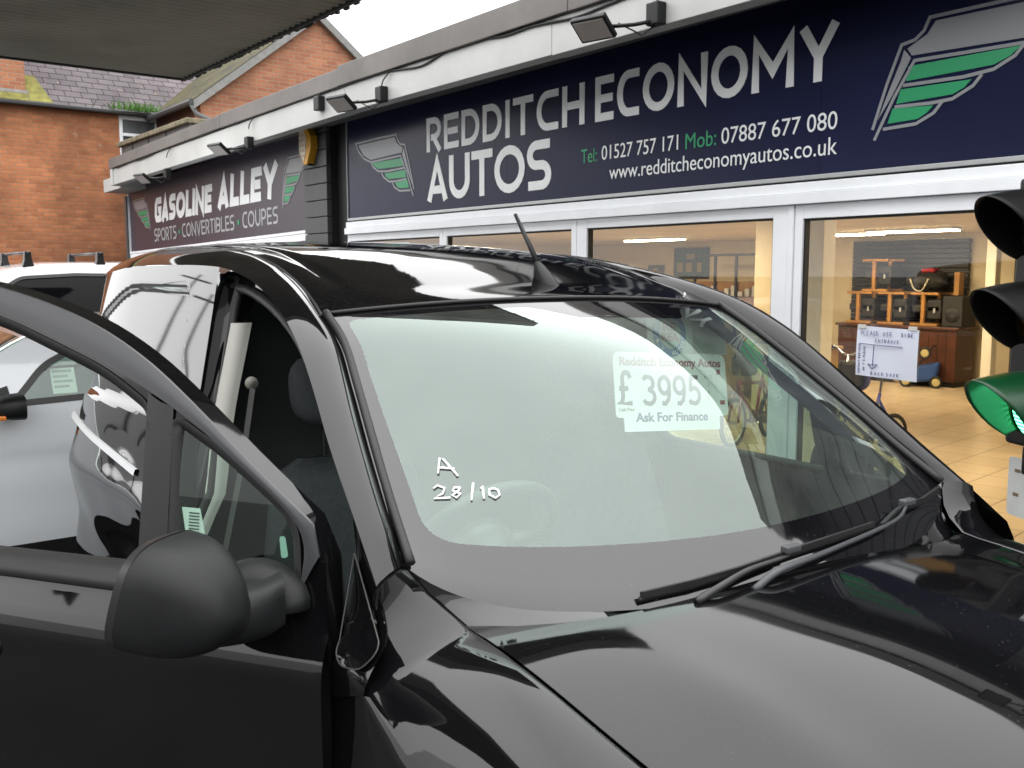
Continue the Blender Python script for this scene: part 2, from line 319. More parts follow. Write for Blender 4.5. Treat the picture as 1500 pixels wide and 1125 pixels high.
def ceil_mat():
    m = bpy.data.materials.new('ceiling_grid'); m.use_nodes = True; t = m.node_tree; b = t.nodes['Principled BSDF']; b.inputs['Roughness'].default_value = .85
    g = t.nodes.new('ShaderNodeNewGeometry'); br = N_(t, 'ShaderNodeTexBrick', Scale=1.0, offset=0.0)
    br.inputs['Color1'].default_value = (.62, .53, .36, 1); br.inputs['Color2'].default_value = (.58, .49, .33, 1); br.inputs['Mortar'].default_value = (.42, .34, .2, 1)
    br.inputs['Brick Width'].default_value = 1.2; br.inputs['Row Height'].default_value = .6; br.inputs['Mortar Size'].default_value = .012
    t.links.new(g.outputs['Position'], br.inputs[0]); t.links.new(br.outputs[0], b.inputs[0]); return m
[o for o in shop.children if o.name.startswith('ceiling')][0].data.materials.append(ceil_mat())
bxs([(-15.9, 0.4, 14.6, 14.75, 0, 2.30), (-15.95, -15.9, 5.05, 14.75, 0, 2.30)], 'interior_wall', M_cream)
bxs([(-8.90, -8.85, 4.99, 5.0, 0, 2.3)], 'inner_trim', M_cream)
bxs([(-4.30, -4.02, 5.9, 6.05, .004, 2.30)], 'column', mat('column_cream', (.84, .77, .58), .5, noise=.04), bevel=.01)
bxs([(-6.95, -6.28, 8.9, 9.2, .004, 2.30)], 'partition', M_cream)
bxs([(-6.96, -6.27, 8.885, 8.9, .004, .14)], 'skirting', mat('skirting_dark', (.06, .055, .05), .5))
# black roller shutter on the back wall
b = MB()
for i in range(30): b.box(-9.3, -7.32, 14.50, 14.56 + (.012 if i % 2 else 0), .0 + .0745 * i, .068 + .0745 * i)
b.build('roller_shutter', mat('shutter_black', (.018, .018, .017), .45), shop, bevel=.006)
bxs([(-6.52, -6.38, 13.4, 13.55, .004, 2.30)], 'post', mat('post_white', (.75, .72, .62), .5), bevel=.01)
bxs([(-6.36, 0.35, 13.9, 14.0, .004, 2.30)], 'dark_partition', mat('partition_dark', (.05, .048, .045), .6, noise=.2))
# ceiling lights (lit lamps, most of them unseen from the camera)
M_tube = mat('lit_tube', (1, 1, 1), .4, emit=(1.0, .82, .55), es=7.5)
def ceiling_light(x, y, ln, label):
    t = thing('ceiling_light', label, 'ceiling light', (x, y, 2.30), 0, 'lit ceiling lights in the showroom')
    MB().box(-ln / 2, ln / 2, -.15, .15, -.035, 0).build('housing', M_white, t, bevel=.004)
    MB().box(-ln / 2 + .03, ln / 2 - .03, -.12, .12, -.05, -.036).build('diffuser', M_tube, t)
for x, y, lb in [(-6.95, 12.2, 'lit ceiling light above the right part of the black shutter'), (-8.25, 12.6, 'lit ceiling light beside the cream column'),
    (-7.9, 8.2, 'lit ceiling light seen above the framed green picture'), (-2.6, 11.2, 'lit ceiling light deep in the showroom behind the traffic signal'), (-2.6, 7.6, 'lit ceiling light over the showroom floor behind the traffic signal'),
    (-11.5, 8.2, 'lit ceiling light at the far left of the showroom'), (-5.0, 7.3, 'lit ceiling light just inside the wide showroom pane'), (-11.5, 12.0, 'lit ceiling light in the back left corner of the showroom'), (-0.8, 8.5, 'lit ceiling light at the right end of the showroom')]:
    ceiling_light(x, y, 1.25, lb)
# ------------------------------------------------------------------ stroke lettering
def glyph(ch, w, s):
    a = s / 2; b = 1 - a; r = w - a; m = .5
    if ch == 'E': return [([(r + a, b), (a, b), (a, a), (r + a, a)], 0), ([(a + a, m), (r + a * .6, m)], 0)]
    if ch == 'D': return [([(a, a), (a, b), (w * .42, b)] + bezier_arc(w * .42, .5, r - w * .42, b - .5, 80, -80, 10) + [(w * .42, a)], 1)]
    if ch == 'I': return [([(w / 2, 0), (w / 2, 1)], 0)]
    if ch == 'T': return [([(0, b), (w, b)], 0), ([(w / 2, b - a), (w / 2, 0)], 0)]
    if ch == 'C': return [([(w, b), (w * .52, b)] + bezier_arc(w * .52, .5, w * .52 - a, b - .5, 100, 260, 12) + [(w * .52, a), (w, a)], 0)]
    if ch == 'H': return [([(a, 0), (a, 1)], 0), ([(r, 0), (r, 1)], 0), ([(a + a, m), (r - a, m)], 0)]
    if ch == 'O': return [(bezier_arc(w / 2, .5, w / 2 - a, .5 - a, 0, 342, 19), 1)]
    if ch == 'N': return [([(a, 0), (a, b), (r, a), (r, 1)], 0)]
    if ch == 'M': return [([(a, 0), (a, b), (w / 2, .36), (r, b), (r, 0)], 0)]
    if ch == 'Y': return [([(a * .8, 1), (w / 2, .45), (w - a * .8, 1)], 0), ([(w / 2, .45), (w / 2, 0)], 0)]
    if ch == 'A': return [([(a * .9, 0), (w / 2, b), (w - a * .9, 0)], 0), ([(w * .3, .26), (w * .7, .26)], 0)]
    if ch == 'U': return [([(a, 1), (a, .45)] + bezier_arc(w / 2, .42, w / 2 - a, .42 - a, 180, 360, 12) + [(r, .45), (r, 1)], 0)]
    if ch == 'S': return [([(w * .94, b), (w * .42, b)] + bezier_arc(w * .40, (b + m) / 2, w * .40 - a, (b - m) / 2, 100, 260, 8) + [(w * .6, m)] + bezier_arc(w * .6, (a + m) / 2, w * .40 - a, (m - a) / 2, 80, -80, 8) + [(w * .5, a), (w * .06, a)], 0)]
    if ch == 'R': return [([(a, 0), (a, b), (w * .5, b)] + bezier_arc(w * .5, (b + .42) / 2, r - w * .5, (b - .42) / 2, 80, -80, 8) + [(w * .3, .42)], 0), ([(w * .52, .40), (r + a * .3, 0)], 0)]
    if ch == 'P': return [([(a, 0), (a, b), (w * .5, b)] + bezier_arc(w * .5, (b + .42) / 2, r - w * .5, (b - .42) / 2, 80, -80, 8) + [(a + a, .42)], 0)]
    if ch == 'L': return [([(a, 1), (a, a), (w, a)], 0)]
    if ch == 'G': return [([(w, b), (w * .3, b), (a, b - .14), (a, .14 + a), (w * .3, a), (r, a), (r, m), (w * .5, m)], 0)]
    if ch == 'V': return [([(a * .8, 1), (w / 2, a * .6), (w - a * .8, 1)], 0)]
    if ch == 'B': return [([(a, a), (a, b), (w * .6, b), (r, b - .12), (r, m + .1), (w * .66, m), (r, m - .1), (r, a + .12), (w * .6, a)], 1), ([(a + a, m), (w * .6, m)], 0)]
    if ch == '.': return [([(w / 2 - s * .5, m), (w / 2 + s * .5, m)], 0)]
    return []
WID = dict(I=.0, M=1.12, O=1.05, N=.92, Y=.95, A=.86, H=.78, T=.78, E=.70, D=.82, R=.74, C=.80, U=.82, S=.78, L=.66, G=.82, V=.88, B=.8, P=.74)
def letters(txt, x0, x1, z0, h, sw, m, parent, name, y, shear=0, gap=.14, depth=.003, zf=None, octo=False):
    ws = [(max(sw, WID.get(c, .8)) if c not in ' ' else .42) for c in txt]
    tot = sum(ws) + gap * (len(txt) - 1); k = (x1 - x0) / (tot * h); x = 0; b = MB(); cnt = 0
    for c, w in zip(txt, ws):
        for pts, cl in glyph(c, w, sw):
            P = [(((px + x) * k + shear * (pz - .5)) * h, pz * h) for px, pz in pts]
            cnt += 1
            if zf: P = [(p[0], p[1] + zf(x0 + p[0])) for p in P]
            b.ribbon(P, sw * h, (x0, y, z0), (1, 0, 0), (0, 0, 1), 0.0, depth + .0002 * (cnt % 7), bool(cl))
        x += w + gap
    return b.build(name, m, parent)
# (ribbon's normal is U x V = -Y, so heights grow towards the viewer)
WA = [(.549, -.178), (.475, .051), (.40, .241), (.327, .253), (.279, .29), (.251, .351), (-.146, .352), (-.535, .346), (-.477, .262), (-.378, .185), (-.234, .138), (.065, .143), (.324, .149), (.433, -.028), (.536, -.235)]
WFILL = [(-.484, .325), (.218, .328), (.262, .269), (.367, .216), (.341, .177), (-.242, .161), (-.386, .219)]
WSPIKE = [(.385, .215), (.40, .16), (.46, .02), (.52, -.13), (.44, -.01), (.345, .165)]
WG = [[(-.216, .128), (.356, .125), (.367, .051), (-.089, .06), (-.164, .088)], [(.018, .007), (.394, .013), (.417, -.058), (.11, -.052), (.051, -.026)], [(.21, -.094), (.436, -.08), (.462, -.155), (.292, -.151), (.243, -.126)]]
WR = [[(-.234, .138), (-.19, .086), (-.09, .038), (.061, .025), (.382, .031)], [(-.034, .022), (.008, -.026), (.11, -.075), (.227, -.08), (.424, -.073)], [(.164, -.082), (.205, -.132), (.299, -.175), (.486, -.182)]]
def wing(cx, cz, sx, sz, parent, y, green=M_green, zf=0.0):
    tr = lambda P: [(p[0] * sx, p[1] * sz + p[0] * sx * zf) for p in P]
    O = (cx, y, cz); U = (1, 0, 0); V = (0, 0, 1); w = .017 * abs(sz)
    b = MB(); b.ribbon(tr(WA), w, O, U, V, 0, .004)
    for i, r in enumerate(WR): b.ribbon(tr(r), w, O, U, V, 0, .0046 + .0005 * i)
    b.prism(tr(WFILL), O, U, V, 0, .0035); b.prism(tr(WSPIKE), O, U, V, 0, .0033)
    e = b.build('emblem', M_silver, parent)
    g = MB()
    for q in WG: g.prism(tr(q), O, U, V, 0, .003)
    g.build('green_feathers', green, e)
# ------------------------------------------------------------------ main sign
sg = thing('shop_sign', 'long navy shop sign with large white lettering and phone numbers above the showroom windows', 'sign', (-5.0, 4.8, 2.24))
def S_(p): return (p[0], p[1], p[2])
sgo = Vector((-5.0, 4.8, 2.24))
b = MB()
for x0, x1 in [(-8.915, -6.24), (-6.238, -3.32), (-3.318, -1.46)]: b.box(x0 + 5.0, x1 + 5.0, 0.0, .055, .022, 1.06)
b.build('panel', M_navy, sg)
MB().box(-3.92, 3.54, -.02, .05, -.004, .021).build('bottom_trim', M_alu, sg, bevel=.003)
MB().box(-3.925, -3.916, -.012, .05, .0215, 1.06).build('end_trim', M_alu, sg)
def rel(o):
    for v in o.data.vertices: v.co -= sgo
    for c in o.children: rel(c)
YS = 4.7995
for o in (letters('REDDITCH', -7.43, -5.31, 2.783, .297, .185, M_letter, sg, 'lettering', YS, gap=.13), letters('ECONOMY', -5.195, -3.222, 2.780, .312, .18, M_letter, sg, 'lettering', YS, gap=.15),
          letters('AUTOS', -7.425, -5.685, 2.345, .378, .185, M_letter, sg, 'lettering', YS, gap=.07)): rel(o)
for tx, x, w, z, h, m in [('Tel:', -5.345, .17, 2.503, .142, M_green), ('01527 757 171', -5.126, .73, 2.508, .142, M_letter), ('Mob:', -4.332, .255, 2.505, .142, M_green), ('07887 677 080', -4.034, .825, 2.506, .142, M_letter),
                          ('www.redditcheconomyautos.co.uk', -5.046, 1.842, 2.366, .142, M_letter)]:
    o = text_obj(tx, h, m, sg, 'contact_line', (x, YS, z), (1, 0, 0), (0, 0, 1), extrude=.0008, width=w, bold=0)
    rel(o)
n0 = len(sg.children); wing(-8.2, 2.65, 1, 1, sg, YS); wing(-2.44, 2.65, -1, 1, sg, YS)
for o in sg.children:
    if o.name.startswith('emblem'): rel(o)
# ------------------------------------------------------------------ far shop sign
g2 = thing('shop_sign', 'smaller plum-grey shop sign with slanted white letters between two wing emblems', 'sign', (-13.1, 4.8, 2.1))
b = MB()
for x0, x1 in [(-16.38, -13.12), (-13.118, -9.85)]: b.box(x0, x1, 4.80, 4.85, 2.19, 3.26)
b.v = [(v[0] + 13.1, v[1] - 4.8, v[2] + tilt(v[0]) * 1.0 - 2.1) for v in b.v]; b.build('panel', M_plum, g2)
b = MB().box(-16.41, -9.85, 4.775, 4.85, 2.155, 2.188).box(-16.41, -16.385, 4.775, 4.85, 2.189, 3.2); b.v = [(v[0] + 13.1, v[1] - 4.8, v[2] + tilt(v[0]) - 2.1) for v in b.v]; b.build('trim', M_white, g2)
tl = lambda x: tilt(x)
M_letter2 = mat('letter_pale', (.80, .82, .82), .4)
for o in (letters('GASOLINE', -15.10, -12.72, 2.585, .37, .27, M_letter2, g2, 'lettering', YS, shear=.16, gap=.06, zf=tl), letters('ALLEY', -12.50, -10.62, 2.605, .41, .27, M_letter2, g2, 'lettering', YS, shear=.16, gap=.06, zf=tl),
          letters('SPORTS', -15.17, -14.17, 2.30, .195, .14, M_letterg, g2, 'lettering', YS, gap=.16, zf=tl), letters('CONVERTIBLES', -13.92, -11.97, 2.305, .195, .14, M_letterg, g2, 'lettering', YS, gap=.16, zf=tl), letters('COUPES', -11.70, -10.64, 2.31, .20, .14, M_letterg, g2, 'lettering', YS, gap=.16, zf=tl)):
    for v in o.data.vertices: v.co -= Vector((13.1 * -1, 4.8, 2.1))
for x in (-14.04, -11.83):
    b = MB().box(x - .028, x + .028, 4.795, YS, 2.365 + tilt(x), 2.42 + tilt(x)); b.v = [(v[0] + 13.1, v[1] - 4.8, v[2] - 2.1) for v in b.v]; b.build('dot', M_green, g2)
wing(-15.78, 2.69 + tilt(-15.78), .80, .88, g2, YS, zf=.0195); wing(-10.17, 2.69 + tilt(-10.2), -.62, .95, g2, YS, zf=.0195)
for o in g2.children:
    if o.name.startswith('emblem'):
        for q in (o, *o.children):
            for v in q.data.vertices: v.co -= Vector((-13.1, 4.8, 2.1))
bxs([(-16.4, -9.84, 4.78, 4.86, 2.075, 2.15)], 'header', M_white, skew=True)
for x0, x1 in [(-16.39, -14.3), (-14.28, -12.1), (-12.08, -9.85)]:
    fr = bxs([(x0, x0 + .06, 4.80, 4.86, 0, 2.072), (x1 - .06, x1, 4.80, 4.86, 0, 2.072), (x0 + .06, x1 - .06, 4.80, 4.86, 0, .12)], 'window', M_white, skew=True)
    MB().grid([[(x0 + .06, 4.83, .12), (x1 - .06, 4.83, .12)], [(x0 + .06, 4.83, 2.05 + tilt(x0)), (x1 - .06, 4.83, 2.05 + tilt(x1))]]).build('pane', G_shop, fr)
# ------------------------------------------------------------------ forecourt canopy
HC = 3.45; CY = 3.11; CX0 = -8.84; CX1 = -3.3
cn = thing('forecourt_canopy', 'low flat forecourt canopy with dark corrugated underside overhead', 'canopy', (CX0 + 2, -2.0, 0))
cno = Vector((CX0 + 2, -2.0, 0))
P_ = .094; rows = []
nx = int((CX1 - CX0) / P_ * 6)
ys = [CY - i * .9 for i in range(9)]
for j, y in enumerate(ys): rows.append([(CX0 + i * (CX1 - CX0) / nx - cno.x, y - cno.y, HC + .012 * math.sin(2 * math.pi * i / 6)) for i in range(nx + 1)])
MB().grid(rows).build('corrugated_sheet', mat('corrugated_dark', (.25, .235, .19), .6, noise=.3, nscale=.7), cn, smooth=True)
b = MB(); YB = ys[-1]
b.box(CX0 - cno.x, CX1 - cno.x, YB - cno.y, CY - .02 - cno.y, HC + .03, HC + .16)
b.build('roof_deck', M_dark, cn)
M_rust = mat('canopy_edge', (.028, .026, .024), .7, noise=.4, nscale=5)
b = MB().box(CX0 - .02 - cno.x, CX1 + .02 - cno.x, CY - .015 - cno.y, CY + .012 - cno.y, HC - .026, HC + .18)
b.box(CX0 - .03 - cno.x, CX0 - cno.x, YB - cno.y, CY - .02 - cno.y, HC - .018, HC + .18).box(CX1 - cno.x, CX1 + .03 - cno.x, YB - cno.y, CY - .02 - cno.y, HC - .018, HC + .18)
b.build('edge_trim', M_rust, cn)
b = MB()                                            # ragged moss and dirt hanging along the gutter edge
for i in range(90):
    x = random.uniform(CX0, CX1); l = random.uniform(.004, .018); w = random.uniform(.006, .03)
    b.box(x - w - cno.x, x + w - cno.x, CY + .0125 - cno.y, CY + random.uniform(.02, .035) - cno.y, HC - .018 - l, HC + random.uniform(-.01, .06))
b.build('gutter_debris', mat('debris', (.03, .03, .018), .9, noise=.4, nscale=20), cn)['kind'] = 'stuff'
for x, y in [(CX0 + .9, -1.5), (CX1 - .9, -1.5)]: MB().box(x - .07 - cno.x, x + .07 - cno.x, y - .07 - cno.y, y + .07 - cno.y, 0, HC - .012).build('steel_post', mat('post_grey', (.2, .2, .2), .5), cn, bevel=.01)
# ------------------------------------------------------------------ brick house behind
M_brickL = brick_mat('brick_orange', (.47, .180, .078), (.35, .125, .055), (.30, .17, .10), 'Y', .48)
M_brickG = brick_mat('brick_pale', (.48, .20, .105), (.36, .135, .075), (.36, .25, .17), 'Y', .25)
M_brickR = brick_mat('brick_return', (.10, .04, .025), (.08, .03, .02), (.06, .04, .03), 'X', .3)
def slate_mat(name, c1, c2, ax, moss):
    m = brick_mat(name, c1, c2, (.02, .02, .022), ax, .3, 1.0); t = m.node_tree
    for n in t.nodes:
        if n.type == 'TEX_BRICK':
            n.inputs['Brick Width'].default_value = .30; n.inputs['Row Height'].default_value = .13; n.inputs['Mortar Size'].default_value = .008
    b = t.nodes['Principled BSDF']; b.inputs['Roughness'].default_value = .92; b.inputs['Specular IOR Level'].default_value = .15
    src = b.inputs['Base Color'].links[0].from_socket
    nz = N_(t, 'ShaderNodeTexNoise', Scale=2.2, Detail=7.0, Roughness=.7); g = t.nodes.new('ShaderNodeNewGeometry'); t.links.new(g.outputs['Position'], nz.inputs['Vector'])
    r = N_(t, 'ShaderNodeMapRange'); r.inputs[1].default_value = 1 - moss - .08; r.inputs[2].default_value = 1 - moss + .08; r.inputs[4].default_value = .85; t.links.new(nz.outputs[0], r.inputs[0])
    x = N_(t, 'ShaderNodeMix', data_type='RGBA'); x.inputs[7].default_value = (.085, .075, .03, 1); t.links.new(r.outputs[0], x.inputs[0]); t.links.new(src, x.inputs[6]); t.links.new(x.outputs[2], b.inputs['Base Color'])
    return m
hs_ = thing('brick_house', 'orange brick house with mossy slate roof and gable behind the far shop', 'house', (-20, 3.0, 0))
ho = Vector((-20, 3.0, 0))
def hb(b, name, m, **k):
    b.v = [(v[0] + 20, v[1] - 3.0, v[2]) for v in b.v]; return b.build(name, m, hs_, **k)
b = MB()                                             # wall with the opening of the window at Y 5.72-6.48, Z 3.7-4.82
for y0, y1, z0, z1 in [(.6, 5.72, 0, 4.86), (5.72, 6.50, 0, 3.68), (5.72, 6.50, 4.80, 4.86), (6.50, 6.62, 0, 4.86)]: b.box(-20.3, -20.0, y0, y1, z0, z1)
hb(b, 'wall', M_brickL)
hb(MB().box(-26, -20.3, 0.6, .9, 0, 4.86).box(-26, -25.7, 0.9, 12, 0, 4.86), 'rear_wall', M_brickL)
hb(MB().add([(-19.85, 0.4, 4.86), (-19.85, 8.8, 4.86), (-23.0, 8.8, 7.4), (-23.0, 0.4, 7.4), (-26.2, 8.8, 4.86), (-26.2, 0.4, 4.86)], [(0, 1, 2, 3), (3, 2, 4, 5)]), 'roof', slate_mat('slate', (.155, .135, .142), (.115, .10, .108), 'Y', .30))
hb(MB().box(-19.93, -19.80, 0.4, 6.42, 4.79, 4.865), 'gutter', mat('gutter_black', (.03, .03, .032), .5), bevel=.02)
fr = hb(MB().box(-20.06, -19.97, 5.725, 5.79, 3.685, 4.795).box(-20.06, -19.97, 6.43, 6.495, 3.685, 4.795).box(-20.06, -19.97, 5.79, 6.43, 4.72, 4.795).box(-20.06, -19.97, 5.79, 6.43, 4.40, 4.46).box(-20.06, -19.97, 5.79, 6.43, 3.685, 3.75).box(-20.06, -19.97, 6.08, 6.13, 3.75, 4.40), 'window', M_white, bevel=.008)
hb(MB().box(-20.05, -20.03, 5.79, 6.43, 3.75, 4.72), 'pane', mat('house_glass', (.13, .14, .145), .05, noise=.3, nscale=2)).parent = fr
# brick upstand with lead flashing at the far left
hb(MB().box(-20.9, -20.12, 1.2, 4.10, 5.10, 6.6), 'brick_upstand', M_brickG)
hb(MB().box(-20.95, -20.08, 1.2, 4.14, 4.98, 5.099), 'lead_flashing', mat('lead', (.30, .29, .27), .5, noise=.3, nscale=6))
M_moss = mat('moss_strip', (.17, .16, .035), .9, noise=.4, nscale=7, bump=.5)
hb(MB().add([(-19.87, 4.12, 4.885), (-19.87, 4.52, 4.885), (-20.6, 4.36, 5.475), (-20.6, 4.12, 5.475)], [(0, 1, 2, 3)]).add([(-19.86, 2.0, 4.88), (-19.86, 4.11, 4.88), (-20.05, 4.11, 5.03), (-20.05, 2.0, 5.03)], [(0, 1, 2, 3)]), 'moss_verge', M_moss)
# gable wing
GX = -17.5; AY, AZ = 8.79, 6.67; EY0, EY1, EZ = 6.45, 11.13, 4.86
b = MB(); b.prism([(EY0, 0), (EY1, 0), (EY1, EZ), (AY, AZ), (EY0, EZ)], (GX, 0, 0), (0, 1, 0), (0, 0, 1), -.3, 0)
hb(b, 'gable_wall', M_brickG)
hb(MB().box(-20.0, GX - .3, EY0, EY0 + .25, 0, EZ), 'return_wall', M_brickR); hb(MB().box(-25.7, GX - .3, EY1 - .25, EY1, 0, EZ), 'return_wall', M_brickR)
ov = .16; sl_ = (AZ - EZ) / (AY - EY0)
def gz(y): return AZ + .07 - abs(y - AY) * sl_
hb(MB().add([(GX + .12, EY0 - ov, gz(EY0 - ov)), (-23.2, EY0 - ov, gz(EY0 - ov)), (-23.2, AY, gz(AY)), (GX + .12, AY, gz(AY)), (GX + .12, EY1 + ov, gz(EY1 + ov)), (-23.2, EY1 + ov, gz(EY1 + ov))], [(0, 1, 2, 3), (3, 2, 5, 4)]), 'gable_roof', slate_mat('slate_mossy', (.060, .055, .040), (.042, .040, .030), 'X', .52))
b = MB()
for s in (-1, 1):
    ye = EY0 - ov if s < 0 else EY1 + ov
    b.add([(GX + x, y, gz(y) + dz) for x in (.05, .13) for y, dz in ((AY, -.015), (ye, -.015), (ye, -.17), (AY, -.17))], [(0, 1, 2, 3), (7, 6, 5, 4), (0, 4, 5, 1), (2, 6, 7, 3), (1, 5, 6, 2), (0, 3, 7, 4)])
hb(b, 'barge_board', mat('barge_grey', (.24, .24, .23), .6, noise=.2))
hb(MB().tube([(GX + .1, EY0 - ov - .03, EZ - .10), (-19.9, EY0 - ov - .03, EZ - .10)], .06, 8), 'wing_gutter', mat('gutter_grey', (.06, .06, .065), .5))
hb(MB().tube([(GX + .05, EY0 - ov - .03, EZ - .12), (GX + .05, EY0 - .10, EZ - .3), (GX + .1, EY0 + .30, EZ - .45), (GX + .1, EY0 + .34, EZ - .7), (GX + .1, EY0 + .34, 1.0)], .045, 8), 'downpipe', mat('pipe_grey', (.16, .17, .18), .5), smooth=True)
# grey panelled box with stone coping on the far shop roof
gb = thing('roof_box', 'low grey panelled box with stone coping standing on the flat roof of the far shop', 'roof box', (-17, 5.8, 3.3))
MB().box(-1.6, 2.0, -.45, .5, -.05, .70).build('panelling', mat('panel_grey', (.12, .13, .135), .5, noise=.2), gb)
for x in (-.9, .0, .9): MB().box(x - .012, x + .012, -.462, -.451, 0, .70).build('batten', M_clad, gb)
MB().box(2.001, 2.012, -.1, .0, 0, .7).build('batten', M_clad, gb)
b = MB()
for i in range(8): b.box(-1.65 + .463 * i, -1.65 + .463 * i + .45, -.52, .55, .701, .785)
b.build('stone_coping', mat('stone_mossy', (.20, .17, .11), .9, noise=.4, nscale=9), gb, bevel=.015)
# grass tuft in the valley gutter
b = MB()
for i in range(260):
    x, y = random.gauss(-19.75, .12), random.gauss(6.05, .25); h = random.uniform(.05, .2); a = random.uniform(0, 6.28); dx, dy = math.cos(a) * .012, math.sin(a) * .012; lx, ly = random.gauss(0, .05), random.gauss(0, .05)
    z = 4.87 + max(0, (-19.85 - x)) * .8
    b.add([(x - dx, y - dy, z), (x + dx, y + dy, z), (x + lx, y + ly, z + h)], [(0, 1, 2)])
tag(b.build('grass_tuft', mat('grass_green', (.06, .16, .02), .8, noise=.4, nscale=20)), 'bright green weeds growing in the roof gutter above the white house window', 'weeds', kind='stuff')
# ------------------------------------------------------------------ van: shape functions (l forward, n to its left, z up)
from bisect import bisect
def pchip(T):
    xs = [t[0] for t in T]; ys = [t[1] for t in T]; n = len(xs)
    h = [xs[i + 1] - xs[i] for i in range(n - 1)]; d = [(ys[i + 1] - ys[i]) / h[i] for i in range(n - 1)]
    m = [d[0]] + [0 if d[i - 1] * d[i] <= 0 else 2 * d[i - 1] * d[i] / (d[i - 1] + d[i]) for i in range(1, n - 1)] + [d[-1]]
    def f(x):
        x = min(max(x, xs[0]), xs[-1]); i = min(max(bisect(xs, x) - 1, 0), n - 2); t = (x - xs[i]) / h[i]
        return (2 * t ** 3 - 3 * t * t + 1) * ys[i] + (t ** 3 - 2 * t * t + t) * h[i] * m[i] + (3 * t * t - 2 * t ** 3) * ys[i + 1] + (t ** 3 - t * t) * h[i] * m[i + 1]
    return f
def sst(a, b, x):
    t = min(max((x - a) / (b - a), 0), 1); return t * t * (3 - 2 * t)
NZ = pchip([(.2, .80), (.45, .85), (.7, .866), (.95, .868), (1.0, .866), (1.022, .860), (1.098, .816), (1.12, .810), (1.3, .785), (1.5, .742), (1.65, .708), (1.72, .69), (1.8, .665)])
NZB = pchip([(.2, .80), (.45, .85), (.7, .866), (.9, .868), (1.0, .860), (1.12, .832), (1.3, .785), (1.5, .742), (1.65, .708), (1.72, .69), (1.8, .665)])   # flank behind the doors has no ledge
def nside(l, z):
    q = sst(-1.16, -1.5, l); n = NZ(z) * (1 - q) + NZB(z) * q
    if l > .2: n -= .09 * ((l - .2) / .8) ** 2
    if l < -2.1: n -= .035 * ((-2.1 - l) / .7) ** 2
    return n
def nsideR(l, z): return nside(l, z) - .045 * sst(1.08, 1.25, z) * sst(-1.8, -.9, l)
KW = .10
def warp(l, n, z): return (l + KW * 1.1 * n * min(1, abs(n) / .68) * sst(-1.6, -.6, l), n, z)
ZC = pchip([(-3.02, 1.62), (-2.95, 1.69), (-2.8, 1.755), (-2.5, 1.795), (-2.1, 1.815), (-1.8, 1.812), (-1.47, 1.798), (-1.25, 1.778), (-1.07, 1.748), (-.92, 1.712), (-.80, 1.681), (-.70, 1.655), (-.58, 1.622)])
# windscreen edge / roof groove (inner) and door aperture line (outer): l, n, z
PI_ = [(-.03, .727, 1.172), (-.14, .705, 1.247), (-.275, .677, 1.347), (-.43, .643, 1.460), (-.55, .618, 1.542), (-.665, .610, 1.602), (-.79, .590, 1.645), (-.92, .58, 1.685), (-1.07, .58, 1.724), (-1.25, .58, 1.754), (-1.5, .58, 1.772), (-2.1, .575, 1.783), (-2.6, .565, 1.757), (-2.80, .555, 1.722)]
PO_ = [(.016, 1.160), (-.105, 1.262), (-.245, 1.366), (-.375, 1.466), (-.495, 1.548), (-.635, 1.616), (-.811, 1.668), (-.995, 1.70), (-1.177, 1.717), (-1.33, 1.722), (-1.52, 1.725), (-2.1, 1.725), (-2.6, 1.70), (-2.80, 1.67)]
EL = pchip([(i / 5, PI_[i][0]) for i in range(6)]); EN = pchip([(i / 5, PI_[i][1]) for i in range(6)]); EZ_ = pchip([(i / 5, PI_[i][2]) for i in range(6)])
PLW = pchip([(0, 2.4), (.2, 1.85), (.6, 1.85), (1, 3.0)])
def ws(u, s, off=0):                                          # windscreen surface, u -1..1 across, s 0..1 up
    a = abs(u); k = math.sin(math.pi * s); lc = .200 - .800 * s + .048 * k; zc = 1.090 + .544 * s + .078 * k
    pl = PLW(s); pz = 9.0 - 6.6 * min(1, s * 2)
    l = EL(s) + (lc - EL(s)) * (1 - a ** pl); z = EZ_(s) + (zc - EZ_(s)) * (1 - a ** pz)
    return (l + off * .55, u * EN(s), z + off * .83)
ZB = pchip([(-.05, 1.137), (.05, 1.131), (.17, 1.122), (.30, 1.113), (.45, 1.099), (.60, 1.075), (.75, 1.032), (.88, .945), (.96, .83), (1.0, .70)])
BW = pchip([(-.05, .70), (.0, .672), (.05, .66), (.4, .655), (.7, .635), (.9, .58), (1.0, .50)])   # bonnet half width
def bonnet(l, n):
    t = min(1.2, abs(n) / .66); return ZB(l) - (.056 + .030 * sst(.15, .6, l)) * t ** 2.1 + .010 * math.exp(-((abs(n) - .47) / .07) ** 2) * sst(.2, .5, l)
GN = pchip([(-.06, .74), (-.03, .727), (.0, .692), (.03, .668), (.06, .661), (.4, .656), (.7, .636), (.9, .581), (1.0, .501)])
def GZ(l):
    zb = bonnet(l, GN(l)); return zb + (1.172 - zb) * (1 - sst(-.03, .09, l))
